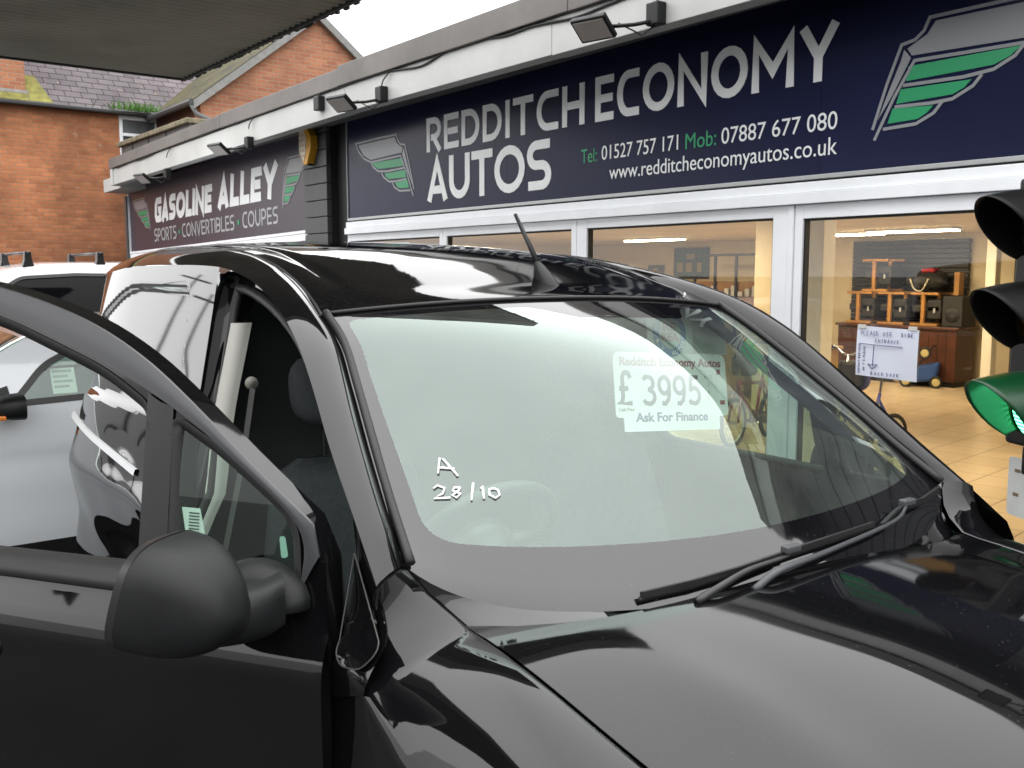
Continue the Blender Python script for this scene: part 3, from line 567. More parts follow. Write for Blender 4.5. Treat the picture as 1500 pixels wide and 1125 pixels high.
def wing_section(l, ns=None):                                           # list of (l, n, z) from bonnet gap to sill
    ns = ns or nside; lf = max(l, .03); q = 1 - sst(-.03, .09, l); ls = max(l, -.045)
    g, z0 = GN(lf), bonnet(lf, GN(lf)); S = nside(lf, .9); pts = []
    i0 = Vector((-.03, .727, 1.172)); o0 = Vector((.016, ns(.016, 1.16), 1.160))
    for t, dz in ((0, 0), (.03, .003), (.16, .002), (.30, -.006), (.44, -.022), (.58, -.050), (.72, -.095), (.85, -.155), (.95, -.225)):
        fl = Vector((lf, g + (S - g) * t ** .92, z0 + dz * (.38 + .62 * sst(.04, .36, l))))
        u = min(1.0, t / .72)
        if t <= .72: pi = i0.lerp(o0, u) + Vector((.010, .003, .012)) * math.sin(math.pi * u) ** .8
        else:
            k = (t - .72) / .23; zz = 1.16 - .105 * k; pi = Vector((.016 - .061 * k, ns(0, zz), zz))
        p = fl.lerp(pi, q)
        if t > .72: p.x = p.x if l > .03 else p.x
        pts.append((p.x, p.y, p.z))
    for z in (.80, .70, .55, .42, .30): pts.append((ls + (.075 * (1 - q) if False else 0), nside(ls, z) + (.012 if l > .2 else 0) * math.exp(-((z - .6) / .12) ** 2), z))
    return pts
DOORH = (.0, -.835); DOORA = R(38)
def opened(l, n, z):
    x, y = l - DOORH[0], n - DOORH[1]; c, s = math.cos(DOORA), math.sin(DOORA); return (DOORH[0] + c * x - s * y, DOORH[1] + s * x + c * y, z)
# ---- VAN BUILD
van = thing('van', 'black panel van with its driver door wide open and a price card behind the windscreen', 'van', (-1.30, 1.60, 0), R(-3))
def inside(p, poly):
    c = False; n = len(poly)
    for i in range(n):
        (x1, y1), (x2, y2) = poly[i], poly[i - 1]
        if (y1 > p[1]) != (y2 > p[1]) and p[0] < (x2 - x1) * (p[1] - y1) / (y2 - y1) + x1: c = not c
    return c
def densify(poly, st, closed=True):
    out = []
    n = len(poly)
    for i in range(n if closed else n - 1):
        a = Vector(poly[i]); b = Vector(poly[(i + 1) % n]); k = max(1, int((b - a).length / st + .5))
        out += [tuple(a.lerp(b, j / k)) for j in range(k)]
    if not closed: out.append(tuple(poly[-1]))
    return out
def rounded(poly, r, n=5):
    out = []; m = len(poly)
    rs = r if isinstance(r, (list, tuple)) else [r] * m
    for i in range(m):
        p = Vector(poly[i]); a = Vector(poly[i - 1]) - p; b = Vector(poly[(i + 1) % m]) - p; rr = min(rs[i], a.length * .45, b.length * .45)
        if rr < 1e-5: out.append(tuple(p)); continue
        p0 = p + a.normalized() * rr; p1 = p + b.normalized() * rr
        for k in range(n + 1):
            t = k / n; out.append(tuple(p0 * (1 - t) ** 2 + p * 2 * t * (1 - t) + p1 * t * t))
    return out
def patch(outer, fn, st, holes=(), sx=1.0, flip=False, bst=None):
    outer = densify(outer, bst or st * .6); hs2 = [densify(h, bst or st * .6) for h in holes]
    V = []; E = []
    for lp in [outer] + hs2:
        b = len(V); V += lp; E += [(b + i, b + (i + 1) % len(lp)) for i in range(len(lp))]
    x0 = min(p[0] for p in outer); x1 = max(p[0] for p in outer); y0 = min(p[1] for p in outer); y1 = max(p[1] for p in outer)
    segs = [(Vector(lp[i]), Vector(lp[(i + 1) % len(lp)])) for lp in [outer] + hs2 for i in range(len(lp))]
    cell = {}
    for p in V: cell.setdefault((int(p[0] / st // 1), int(p[1] / st // 1)), []).append(p)
    nx = int((x1 - x0) / st) + 1; ny = int((y1 - y0) / st) + 1
    for i in range(nx + 1):
        for j in range(ny + 1):
            p = (x0 + (i + .013) * st, y0 + (j + .017) * st)
            if not inside(p, outer) or any(inside(p, h) for h in hs2): continue
            ci, cj = int(p[0] / st // 1), int(p[1] / st // 1)
            if any((q[0] - p[0]) ** 2 + (q[1] - p[1]) ** 2 < (.45 * st) ** 2 for a in (-1, 0, 1) for c in (-1, 0, 1) for q in cell.get((ci + a, cj + c), ())): continue
            V.append(p)
    r = geometry.delaunay_2d_cdt([Vector(p) for p in V], E, [], 0, 1e-6)
    vs, fs = r[0], r[2]; keep = []
    for f in fs:
        c = (sum(vs[i][0] for i in f) / 3, sum(vs[i][1] for i in f) / 3)
        if inside(c, outer) and not any(inside(c, h) for h in hs2): keep.append(tuple(f[::-1]) if flip else tuple(f))
    return [fn(v[0], v[1]) for v in vs], keep
def vpatch(name, m, outer, fn, st, parent=None, holes=(), flip=False, bst=None):   # patch with exact normals, so that gloss stays clean
    uv = []
    def rec(a, b): uv.append((a, b)); return fn(a, b)
    vs, fs = patch(outer, rec, st, holes, flip=flip, bst=bst)
    o = MB().add(vs, fs).build(name, m, parent or van, smooth=True); me = o.data; e = 1.5e-3; ns = []
    for a, b in uv:
        du = Vector(fn(a + e, b)) - Vector(fn(a - e, b)); dv = Vector(fn(a, b + e)) - Vector(fn(a, b - e)); n = du.cross(dv)
        ns.append(n.normalized() if n.length > 1e-12 else Vector((0, 0, 1)))
    s = sum(me.polygons[i].normal.dot(ns[me.polygons[i].vertices[0]]) for i in range(0, len(me.polygons), 7))
    if s < 0: ns = [-n for n in ns]
    for p in me.polygons:
        for i in p.vertices:
            if ns[i].dot(p.normal) < 0: ns[i] = p.normal.copy()
    me.normals_split_custom_set_from_vertices([tuple(n) for n in ns])
    return o
W3 = lambda p: warp(*p)
M_paint = mat('black_paint', (.0035, .0036, .004), .03, spec=.5)
def specks(m, amt=.045, scale=260.0, thr=.74):
    t = m.node_tree; b_ = t.nodes['Principled BSDF']; g = t.nodes.new('ShaderNodeTexCoord'); c0 = tuple(b_.inputs['Base Color'].default_value)
    n = N_(t, 'ShaderNodeTexNoise', Scale=scale, Detail=1.0); t.links.new(g.outputs['Object'], n.inputs['Vector'])
    n2 = N_(t, 'ShaderNodeTexNoise', Scale=3.0, Detail=5.0); t.links.new(g.outputs['Object'], n2.inputs['Vector'])
    r = N_(t, 'ShaderNodeMapRange'); r.inputs[1].default_value = thr; r.inputs[2].default_value = thr + .05; r.inputs[4].default_value = 1; t.links.new(n.outputs[0], r.inputs[0])
    x = N_(t, 'ShaderNodeMix', data_type='RGBA'); x.inputs[6].default_value = c0; x.inputs[7].default_value = (amt, amt, amt * .95, 1); t.links.new(r.outputs[0], x.inputs[0]); t.links.new(x.outputs[2], b_.inputs['Base Color'])
    r2 = N_(t, 'ShaderNodeMapRange'); r2.inputs[1].default_value = .35; r2.inputs[2].default_value = .7; r2.inputs[3].default_value = b_.inputs['Roughness'].default_value * .7; r2.inputs[4].default_value = b_.inputs['Roughness'].default_value + .05
    t.links.new(n2.outputs[0], r2.inputs[0]); a_ = N_(t, 'ShaderNodeMath', operation='MULTIPLY_ADD'); a_.inputs[1].default_value = .5; t.links.new(r.outputs[0], a_.inputs[0]); t.links.new(r2.outputs[0], a_.inputs[2]); t.links.new(a_.outputs[0], b_.inputs['Roughness'])
M_paintd = mat('black_paint_dusty', (.0035, .0036, .004), .03, spec=.5)
specks(M_paintd)
M_trim = mat('black_trim', (.012, .012, .0125), .38)
M_rubber = mat('rubber_seal', (.010, .010, .010), .55)
M_frit = mat('glass_black_border', (.004, .004, .005), .02, spec=.5, ior=1.75)
specks(M_frit, .06, 260.0, .74)
M_inter = mat('interior_black', (.016, .017, .018), .75, noise=.2, nscale=20)
M_seat = mat('seat_fabric', (.020, .023, .026), .9, noise=.25, nscale=60, bump=.3, bscale=300)
M_wglass = sheet_glass('windscreen_glass', (.72, .88, .79), 2.2, refl=(.87, 1.0, .945), ior=1.62, dust=.035)
M_dglass = sheet_glass('side_glass', (.66, .80, .72), 1.9, refl=(.92, 1, .96))
def vb(b, name, m, parent=van, **k):
    return b.build(name, m, parent, **k)
# body shell: flanks behind the doors, rear end, pillars and cant rails
RL = -2.56; RR = .42
def flank(sd):
    ns = nside if sd < 0 else nsideR
    rec = rounded([(-1.43, 1.655), (-1.33, 1.30), (-2.72, 1.24), (-2.60, 1.52), (-2.15, 1.655)], [.05, .05, .05, .16, .16], 6)
    def dist(p):
        d = 9
        for i in range(len(rec)):
            a = Vector(rec[i - 1]); b_ = Vector(rec[i]); q = Vector(p); t = max(0, min(1, (q - a).dot(b_ - a) / max(1e-9, (b_ - a).length_squared))); d = min(d, (a + (b_ - a) * t - q).length)
        return d if inside(p, rec) else -d
    def fn(s, z):
        if s >= RL: l, k = s, 1.0
        else:
            a = min((RL - s) / RR, 1.0) * math.pi / 2; l = RL - RR * math.sin(a); k = max(0.0, 1 - math.sin(a) ** 2.7) ** (1 / 2.7)
        n = ns(l, z) * k
        if s > -2.80 and z > 1.15 and s < -1.25: n -= .016 * sst(-.016, .020, dist((s, z)))
        if s < -1.2: n += .010 * math.exp(-((z - 1.0 - .02 * math.sin(s * 3)) / .05) ** 2) * sst(-1.15, -1.5, s) + .0016 * math.sin(s * 9 + z * 5) * math.sin(z * 11 + s * 4) * sst(1.25, 1.1, z) - .022 * math.exp(-((z - .78) / .10) ** 2) * sst(-1.2, -1.6, s)
        l2, n2, z2 = l, n, z
        return W3((l2, sd * n2, z2))
    top = [(-1.177, 1.717), (-1.33, 1.722), (-1.52, 1.725), (-2.1, 1.725), (-2.56, 1.703), (-2.75, 1.68), (-2.90, 1.64), (-2.98, 1.60)]
    poly = [(-1.10, .30), (-1.12, 1.0), (-1.13, 1.40), (-1.155, 1.60)] + top + [(-2.98, .30)]
    return vpatch('side_panel', M_paint, poly, fn, .0115 if sd < 0 else .05, flip=(sd > 0), bst=.0115)
b = MB()
for sd in (-1, 1): flank(sd)
for sd in (-1, 1):
    ns = nside if sd < 0 else nsideR
    rows = []
    K_ = 9
    pi = [Vector(p) for p in PI_]; po = [Vector((l, ns(l, z), z)) for l, z in PO_]
    pif = cr_spline(pi, 5); pof = cr_spline(po, 5); m = len(pif)
    for i in range(m):
        t = (pif[min(i + 1, m - 1)] - pif[max(i - 1, 0)]).normalized(); ac = pof[i] - pif[i]; nn = ac.cross(t).normalized()
        if nn.z < 0 and nn.y < 0: nn = -nn
        if nn.y < 0 and nn.z < .3: nn = -nn
        row = []
        for j in range(K_):
            u = j / (K_ - 1); p = pif[i].lerp(pof[i], u) + nn * (.016 * math.sin(math.pi * u ** .9) ** .8 * min(1, i / 4 + .3)); row.append(W3((p.x, sd * p.y, p.z)))
        rows.append(row if sd < 0 else row[::-1])
    b.grid(rows)
# quarter pieces between pillar foot, wing and door edge
vb(b, 'body', M_paint, auto=50)
# roof skin with two pressed channels
def roof_fn(l, n):
    z = ZC(l) - .025 * (abs(n) / .58) ** 2.4
    z -= .006 * math.exp(-((abs(n) - .50) / .012) ** 2) * sst(-.75, -.95, l)
    return W3((l, n, z))
GRN = pchip([(-p[0], p[1]) for p in PI_[5:]])
front = []
for i in range(21):
    u = 1 - i / 10; q = ws(u, 1.0); front.append((q[0] - .006, q[1] * .995))
FRL = pchip([(abs(front[i][1]), front[i][0]) for i in range(10, 21)]); FRZ = pchip([(abs(front[i][1]), ws(1 - i / 10, 1.0)[2]) for i in range(10, 21)])
edge = [(-l / 100, GRN(l / 100) - .004) for l in range(72, 292, 10)]
poly = front + [(l, -n) for l, n in edge] + [(l, n) for l, n in edge[::-1]]
def roof_fn2(l, n):
    p = roof_fn(l, n); fl = FRL(min(abs(n), .606)); zt = FRZ(min(abs(n), .606)); k = sst(fl - .16, fl, l); base = ZC(fl) - .025 * (abs(n) / .58) ** 2.4
    return (p[0], p[1], p[2] + (zt + .004 - base) * k)
vpatch('roof', M_paintd, poly, roof_fn2, .03, bst=.03)
b = MB()
for sd in (-1, 1): b.tube([W3((p[0], sd * (p[1] - .002), p[2] - .003)) for p in cr_spline([Vector(q) for q in PI_[5:]], 5)], .0055, 6)
vb(b, 'roof_seams', M_rubber, smooth=True)
# windscreen: clear glass, black printed border, rubber at the pillars
CLR = rounded([(-.93, .125), (-.945, .6), (-.935, .945), (-.22, .945), (-.13, .90), (-.06, .86), (.50, .84), (.60, .93), (.935, .945), (.945, .6), (.93, .125)], [.07, .3, .045, .04, .03, .04, .04, .04, .045, .3, .07], 6)
FULL = [(-1, 0), (-1, 1), (1, 1), (1, 0)]
wsx = lambda u, s: W3(ws(u, s))
wsobj = vpatch('windscreen', M_wglass, CLR, wsx, .045, bst=.025)
vpatch('black_border', M_frit, FULL, wsx, .05, wsobj, holes=[CLR], bst=.025)
b = MB()
for sd in (-1, 1): b.tube([W3((p[0] + .006, sd * (p[1] - .008), p[2] + .007)) for p in cr_spline([Vector(q) for q in PI_[:6]], 5)], .0095, 8)
b.tube([W3(ws(u / 20 - 1, 1.0, .004)) for u in range(41)], .005, 6)
vb(b, 'windscreen_rubber', M_rubber, smooth=True)
b = MB()
def stroke3(pts, r=.0024, sc=1): b.tube([W3(ws(u, s, .003)) for u, s in pts], r * sc, 6)
stroke3([(-.862, .302), (-.845, .345), (-.838, .340), (-.818, .292)]); stroke3([(-.853, .318), (-.820, .312)])
stroke3([(-.884, .262), (-.872, .270), (-.858, .262), (-.866, .248), (-.888, .236), (-.852, .236)]); stroke3([(-.822, .262), (-.836, .262), (-.842, .254), (-.826, .246), (-.838, .235), (-.846, .243), (-.828, .254), (-.822, .262)])
stroke3([(-.806, .228), (-.788, .272)]); stroke3([(-.776, .256), (-.769, .262), (-.776, .231)]); stroke3([(-.744, .256), (-.756, .254), (-.760, .241), (-.748, .232), (-.736, .240), (-.736, .252), (-.745, .256)])
vb(b, 'chalk_writing', mat('chalk_white', (.86, .87, .86), .8), wsobj, smooth=True)
# bonnet
br = []
for i in range(21):
    n = .664 - i * .0664; br.append((.20 - .145 * (abs(n) / .664) ** 4.5, n * .992))
ed = [(l / 100, BW(l / 100) - .004) for l in range(10, 101, 6)]
polyb = br + [(l, -n) for l, n in ed] + [(l, n) for l, n in ed[::-1]]
def bon_fn(l, n):
    k = sst(.06, 0, l - (.20 - .145 * (abs(n) / .664) ** 4.5)); return W3((l, n, bonnet(l, n)))
vpatch('bonnet', M_paintd, polyb, bon_fn, .02, bst=.016)
vb(MB().grid([[W3((ws(u / 20 - 1, 0)[0] + dx, ws(u / 20 - 1, 0)[1] * .97, ws(u / 20 - 1, 0)[2] + dz)) for u in range(8, 33)] for dx, dz in ((-.01, -.010), (.02, -.012), (.04, -.05), (.12, -.06))]), 'cowl', M_trim, smooth=True)
for sd in (-1, 1):
    A = [ws(sd * (.60 + .40 * i / 16), 0) for i in range(17)]; B = []
    for i in range(17):
        if i <= 9: n = .45 + .215 * i / 9; l = .20 - .145 * (n / .664) ** 4.5; B.append((l + .012, sd * n, bonnet(l, n) - .020))
        else: k = (i - 9) / 7; l = .055 - .085 * k; w_ = wing_section(l)[0]; B.append((w_[0], sd * (w_[1] - .003), w_[2] - .016))
    vb(MB().grid([[W3(p) for p in A], [W3(((p[0] + q[0]) / 2, (p[1] + q[1]) / 2, (p[2] + q[2]) / 2 + .002)) for p, q in zip(A, B)], [W3(q) for q in B], [W3((q[0], q[1], q[2] - .05)) for q in B]]), 'cowl_corner', M_frit, smooth=True)
# wings
LS = [-.045, -.03, -.01, .01, .03, .05, .08, .12, .17, .24, .32, .42, .52, .62, .72, .80, .87, .93, .98]
for sd in (-1, 1):
    rows = [[W3((p[0], sd * p[1], p[2])) for p in cr_spline([Vector(q) for q in wing_section(l, nside if sd < 0 else nsideR)], 3)] for l in LS]
    if sd > 0: rows = rows[1:]
    if sd < 0: rows = rows[::-1]
    b = MB().grid(rows); o = vb(b, 'front_wing', M_paint, smooth=True)
b = MB()
lf = [Vector(p) for p in wing_section(.98)]
rows = []
for i in range(13):
    t = i / 12; rows.append([W3((p.x + .06 * math.sin(math.pi * t), p.y * (2 * t - 1), p.z)) for p in lf])
vb(b.grid(rows), 'front_panel', M_paint, smooth=True)
for sd in (-1, 1):
    ns = nside if sd < 0 else nsideR
    vpatch('wing_corner', M_paint, [(-.103, 1.258), (-.02, 1.187), (.016, 1.158), (.085, 1.085), (.085, 1.0), (-.043, .95), (-.043, 1.06), (-.066, 1.19)], lambda l, z, sd=sd, ns=ns: W3((l, sd * (ns(l, z) - .004), z)), .02)
QT = rounded([(-.075, 1.200), (-.036, 1.035), (.0, 1.022), (.065, 1.036), (.085, 1.072)], [.01, .02, .02, .03, .02], 5)
qt = vpatch('quarter_trim', M_paint, QT, lambda l, z: W3((l, -(nside(l, z) + .004), z)), .02)
vb(MB().tube([W3((l, -(nside(l, z) + .0045), z)) for l, z in QT + [QT[0]]], .0014, 6), 'trim_edge', mat('edge_grey', (.045, .045, .042), .5), qt, smooth=True)
# headlights and wheels (low in front, outside the photograph)
for sd in (-1, 1):
    vb(MB().lathe([(.0, .03), (.07, .022), (.095, 0), (.10, -.05)], W3((.93, sd * .50, .76)), (1, sd * .2, .35)), 'headlight', mat('lamp_lens', (.16, .17, .18), .06), smooth=True)
def wheel_geo(parent, cx, cy, cz, r, sd, m_rim, w=.19, spokes=5, warp_=True):
    q = W3((cx, cy, cz)) if warp_ else (cx, cy, cz)
    t = vb(MB().lathe([(r * .60, -w * .3), (r * .64, -w / 2), (r * .93, -w / 2), (r, -w * .33), (r, w * .33), (r * .93, w / 2), (r * .64, w / 2), (r * .60, w * .3), (r * .60, -w * .3)], q, (0, 1, 0), 36, caps=False).lathe([(.0, .0), (r * .6, .0)], (q[0], q[1] + sd * .01, q[2]), (0, sd, 0), 24), 'wheel', M_rubber, parent, auto=40)
    b = MB().lathe([(r * .58, -.02), (r * .64, .055 * 1), (r * .62, .06), (r * .55, .0)], (q[0], q[1] + sd * .035, q[2]), (0, sd, 0), 36)
    for k in range(spokes):
        a = 2 * math.pi * k / spokes + .3; u = Vector((math.cos(a), 0, math.sin(a))); v = Vector((-math.sin(a), 0, math.cos(a))); c = Vector((q[0], q[1] + sd * .062, q[2]))
        b.add([c + u * r * .1 + v * r * .11, c + u * r * .60 + v * r * .17, c + u * r * .60 - v * r * .17, c + u * r * .1 - v * r * .11] + [p + Vector((0, sd * .025, 0)) for p in (c + u * r * .1 + v * r * .09, c + u * r * .60 + v * r * .13, c + u * r * .60 - v * r * .13, c + u * r * .1 - v * r * .09)], [(4, 5, 6, 7), (0, 1, 5, 4), (1, 2, 6, 5), (2, 3, 7, 6), (3, 0, 4, 7)])
    b.lathe([(.0, .02), (r * .17, .018), (r * .19, -.02)], (q[0], q[1] + sd * .075, q[2]), (0, sd, 0), 16)
    b.build('rim', m_rim, t, auto=35)
    return t
M_rim = mat('wheel_rim', (.35, .36, .37), .35, metal=.6)
M_rimd = mat('wheel_rim_dark', (.06, .06, .062), .4, metal=.3)
for sd in (-1, 1):
    for l in (.42, -2.12): wheel_geo(van, l, sd * .77, .30, .30, sd, M_rimd)
# door apertures: painted flange, rubber seal
AP = [(-.045, .32), (-.045, 1.06), (-.068, 1.19)] + [(p.x, p.y) for p in cr_spline([Vector((x, z, 0)) for x, z in [(-.105, 1.262), (-.245, 1.366), (-.375, 1.466), (-.495, 1.548), (-.635, 1.616), (-.811, 1.668), (-.995, 1.70), (-1.09, 1.706)]], 4)] + [(-1.135, 1.695), (-1.152, 1.66), (-1.152, 1.58), (-1.13, 1.40), (-1.12, 1.0), (-1.10, .32)]
def inset(poly, d):
    out = []; n = len(poly); c = Vector((sum(p[0] for p in poly) / n, sum(p[1] for p in poly) / n))
    for i in range(n):
        p = Vector(poly[i]); t = (Vector(poly[(i + 1) % n]) - Vector(poly[i - 1])).normalized(); nn = Vector((-t.y, t.x))
        if nn.dot(c - p) < 0: nn = -nn
        out.append(tuple(p + nn * d))
    return out
AP1 = inset(AP, .012); AP2 = inset(AP, .048)
sd = -1
b = MB(); lp = []
for P, dn in ((AP, .0), (AP, .03), (AP1, .045), (AP2, .05), (AP2, .09)): lp.append([W3((q[0], -(nside(q[0], q[1]) - dn), q[1])) for q in densify(P, .03)] if False else [W3((q[0], -(nside(q[0], q[1]) - dn), q[1])) for q in P])
b.grid([r + [r[0]] for r in lp]); vb(b, 'door_frame', M_paint, auto=50)
b = MB().tube([W3((q[0], -(nside(q[0], q[1]) - .045), q[1])) for q in cr_spline([Vector((*p, 0)) for p in AP2[2:]], 4)] if True else [], .013, 8); vb(b, 'door_seal', M_rubber, smooth=True)
# passenger side: closed door with window
WIN = rounded([(-.40, 1.13), (-.42, 1.40), (-.60, 1.56), (-.84, 1.625), (-1.06, 1.645), (-1.06, 1.13)], [.03, .05, .06, .1, .08, .05])
QRT = rounded([(-.355, 1.13), (-.375, 1.395), (-.275, 1.325), (-.14, 1.215), (-.13, 1.13)], [.02, .03, .05, .03, .03])
def rgt(l, z, off=0): return W3((l, nsideR(l, z) + off, z))
pd = vb(MB().add(*patch(inset(AP, .003), rgt, .035, holes=[WIN, QRT], flip=True)), 'passenger_door', M_paint, smooth=True)
vb(MB().add(*patch(inset(AP, .03), lambda l, z: rgt(l, z, -.05), .05, holes=[inset(WIN, -.006), inset(QRT, -.006)])), 'door_lining', M_inter, pd, smooth=True)
for q in (WIN, QRT):
    vb(MB().add(*patch(q, lambda l, z: rgt(l, z, -.015), .06)), 'door_glass', M_dglass, pd, smooth=True)
    vb(MB().tube([rgt(p[0], p[1], -.01) for p in q + [q[0]]], .012, 6), 'window_seal', M_rubber, pd, smooth=True)
# ------------------------------------------------------------------ van: open driver door
def dr(l, z, off=0): return W3(opened(l, -(nside(l, z) + off), z))
DO = inset(AP, .006)
WD = rounded([(-.455, 1.115), (-.462, 1.440), (-.575, 1.507), (-.84, 1.603), (-1.01, 1.638), (-1.09, 1.60), (-1.085, 1.115)], [.02, .03, .06, .1, .06, .06, .03])
QD = rounded([(-.395, 1.115), (-.405, 1.425), (-.297, 1.368), (-.135, 1.255), (-.125, 1.115)], [.02, .03, .04, .05, .04])
def dfn(l, z):
    o = -.012 * math.exp(-((z - .98) / .012) ** 2) * 0 + .004 * sst(.75, .6, z) * sst(.4, .55, z)
    return dr(l, z, o)
door = vpatch('driver_door', M_paint, DO, dfn, .03, holes=[WD, QD], bst=.022)
tag(door, 'open driver door')
vpatch('door_lining', M_inter, DO, lambda l, z: dr(l, z, -.055 - .03 * sst(1.12, 1.02, z)), .05, door, holes=[inset(WD, -.004), inset(QD, -.004)], flip=True)
b = MB(); b.grid([[dr(p[0], p[1], o) for p in DO + [DO[0]]] for o in (.0, -.03, -.055)]); vb(b, 'door_edge', M_paint, door, auto=50)
# frame mouldings: satin grey upper frame, black rubber around both openings, divider bar
for q in (WD, QD):
    b = MB(); qq = q + [q[0]]; q2 = inset(q, .016); q2 = q2 + [q2[0]]
    b.grid([[dr(p[0], p[1], .004) for p in [*inset(q, -.010), inset(q, -.010)[0]]], [dr(p[0], p[1], .003) for p in qq], [dr(p[0], p[1], -.016) for p in q2], [dr(p[0], p[1], -.055) for p in q2]])
    vb(b, 'window_seal', M_rubber, door, smooth=True)
vb(MB().grid([[dr(-.395 - .008 * 0, 1.10, .0055), dr(-.405, 1.445, .0055)], [dr(-.425, 1.10, .009), dr(-.434, 1.455, .009)], [dr(-.458, 1.10, .0055), dr(-.465, 1.47, .0055)]]), 'divider_bar', M_trim, door, smooth=True)
vpatch('quarter_glass', M_dglass, QD, lambda l, z: dr(l, z, -.014), .05, door)
b = MB(); fr_ = [(-.11, 1.268), (-.245, 1.372), (-.375, 1.472), (-.495, 1.554), (-.635, 1.61), (-.811, 1.662), (-.99, 1.694)]
M_satin = mat('satin_black_frame', (.040, .041, .044), .34, spec=.6)
FO = [(-.085, 1.195)] + [(p[0] + .006, p[1] - .008) for p in AP[3:-6]]
FI = [(p.x, p.y) for p in cr_spline([Vector((x, z, 0)) for x, z in [(-.118, 1.13), (-.128, 1.245), (-.29, 1.372), (-.41, 1.445), (-.575, 1.522), (-.84, 1.618), (-.99, 1.648), (-1.08, 1.65)]], 8)]
def resample(P, n):
    d = [0]
    for i in range(1, len(P)): d.append(d[-1] + math.hypot(P[i][0] - P[i - 1][0], P[i][1] - P[i - 1][1]))
    out = []; j = 0
    for k in range(n):
        t = d[-1] * k / (n - 1)
        while j < len(P) - 2 and d[j + 1] < t: j += 1
        u = (t - d[j]) / max(1e-9, d[j + 1] - d[j]); out.append((P[j][0] + (P[j + 1][0] - P[j][0]) * u, P[j][1] + (P[j + 1][1] - P[j][1]) * u))
    return out
FO = resample(FO, 60); FI = resample(FI, 60); b = MB()
b.grid([[dr(o[0] + (i[0] - o[0]) * t, o[1] + (i[1] - o[1]) * t, h) for o, i in zip(FO, FI)] for t, h in ((0, .001), (.02, .006), (.33, .0085), (.66, .0075), (.97, .006), (1, .001))])
vb(b, 'upper_frame', M_satin, door, auto=40)
# belt moulding and sail panel
b = MB(); b.grid([[dr(-.46 - .63 * i / 14, z, o) for i in range(15)] for z, o in ((1.088, .002), (1.094, .012), (1.112, .013), (1.120, .004))]); vb(b, 'belt_moulding', M_rubber, door, smooth=True)
# handle
b = MB(); P = cr_spline([dr(l, z, o) for l, z, o in ((-.99, .945, .002), (-.96, .948, .030), (-.88, .950, .036), (-.79, .948, .030), (-.76, .945, .002))], 5); b.tube(P, .013, 10); vb(b, 'door_handle', M_paint, door, smooth=True)
b = MB(); b.tube([dr(-.875 + .085 * math.cos(a / 12 * 6.283), .953 + .026 * math.sin(a / 12 * 6.283), .001) for a in range(13)], .003, 6); vb(b, 'handle_cup', M_trim, door, smooth=True)
# small labels stuck inside the quarter glass
M_lab = mat('paper_white', (.78, .80, .78), .7)
lab = vpatch('stuck_label', M_lab, [(-.368, 1.175), (-.385, 1.255), (-.345, 1.255), (-.325, 1.178)], lambda l, z: dr(l, z, -.018), .03, door)
b = MB()
for i in range(7): b.grid([[dr(-.372 + .03 * 0 + .004, 1.247 - .006 * i, -.0165), dr(-.345, 1.247 - .006 * i, -.0165)], [dr(-.368, 1.2445 - .006 * i, -.0165), dr(-.345, 1.2445 - .006 * i, -.0165)]])
b.grid([[dr(-.358, 1.182, -.0165), dr(-.334, 1.182, -.0165)], [dr(-.362, 1.200, -.0165), dr(-.338, 1.200, -.0165)]])
vb(b, 'print', mat('label_ink', (.05, .06, .07), .7), lab)
vpatch('stuck_label', mat('label_teal', (.45, .62, .58), .7), rounded([(-.172, 1.178), (-.178, 1.218), (-.166, 1.22), (-.158, 1.182)], .006, 3), lambda l, z: dr(l, z, -.018), .02, door)
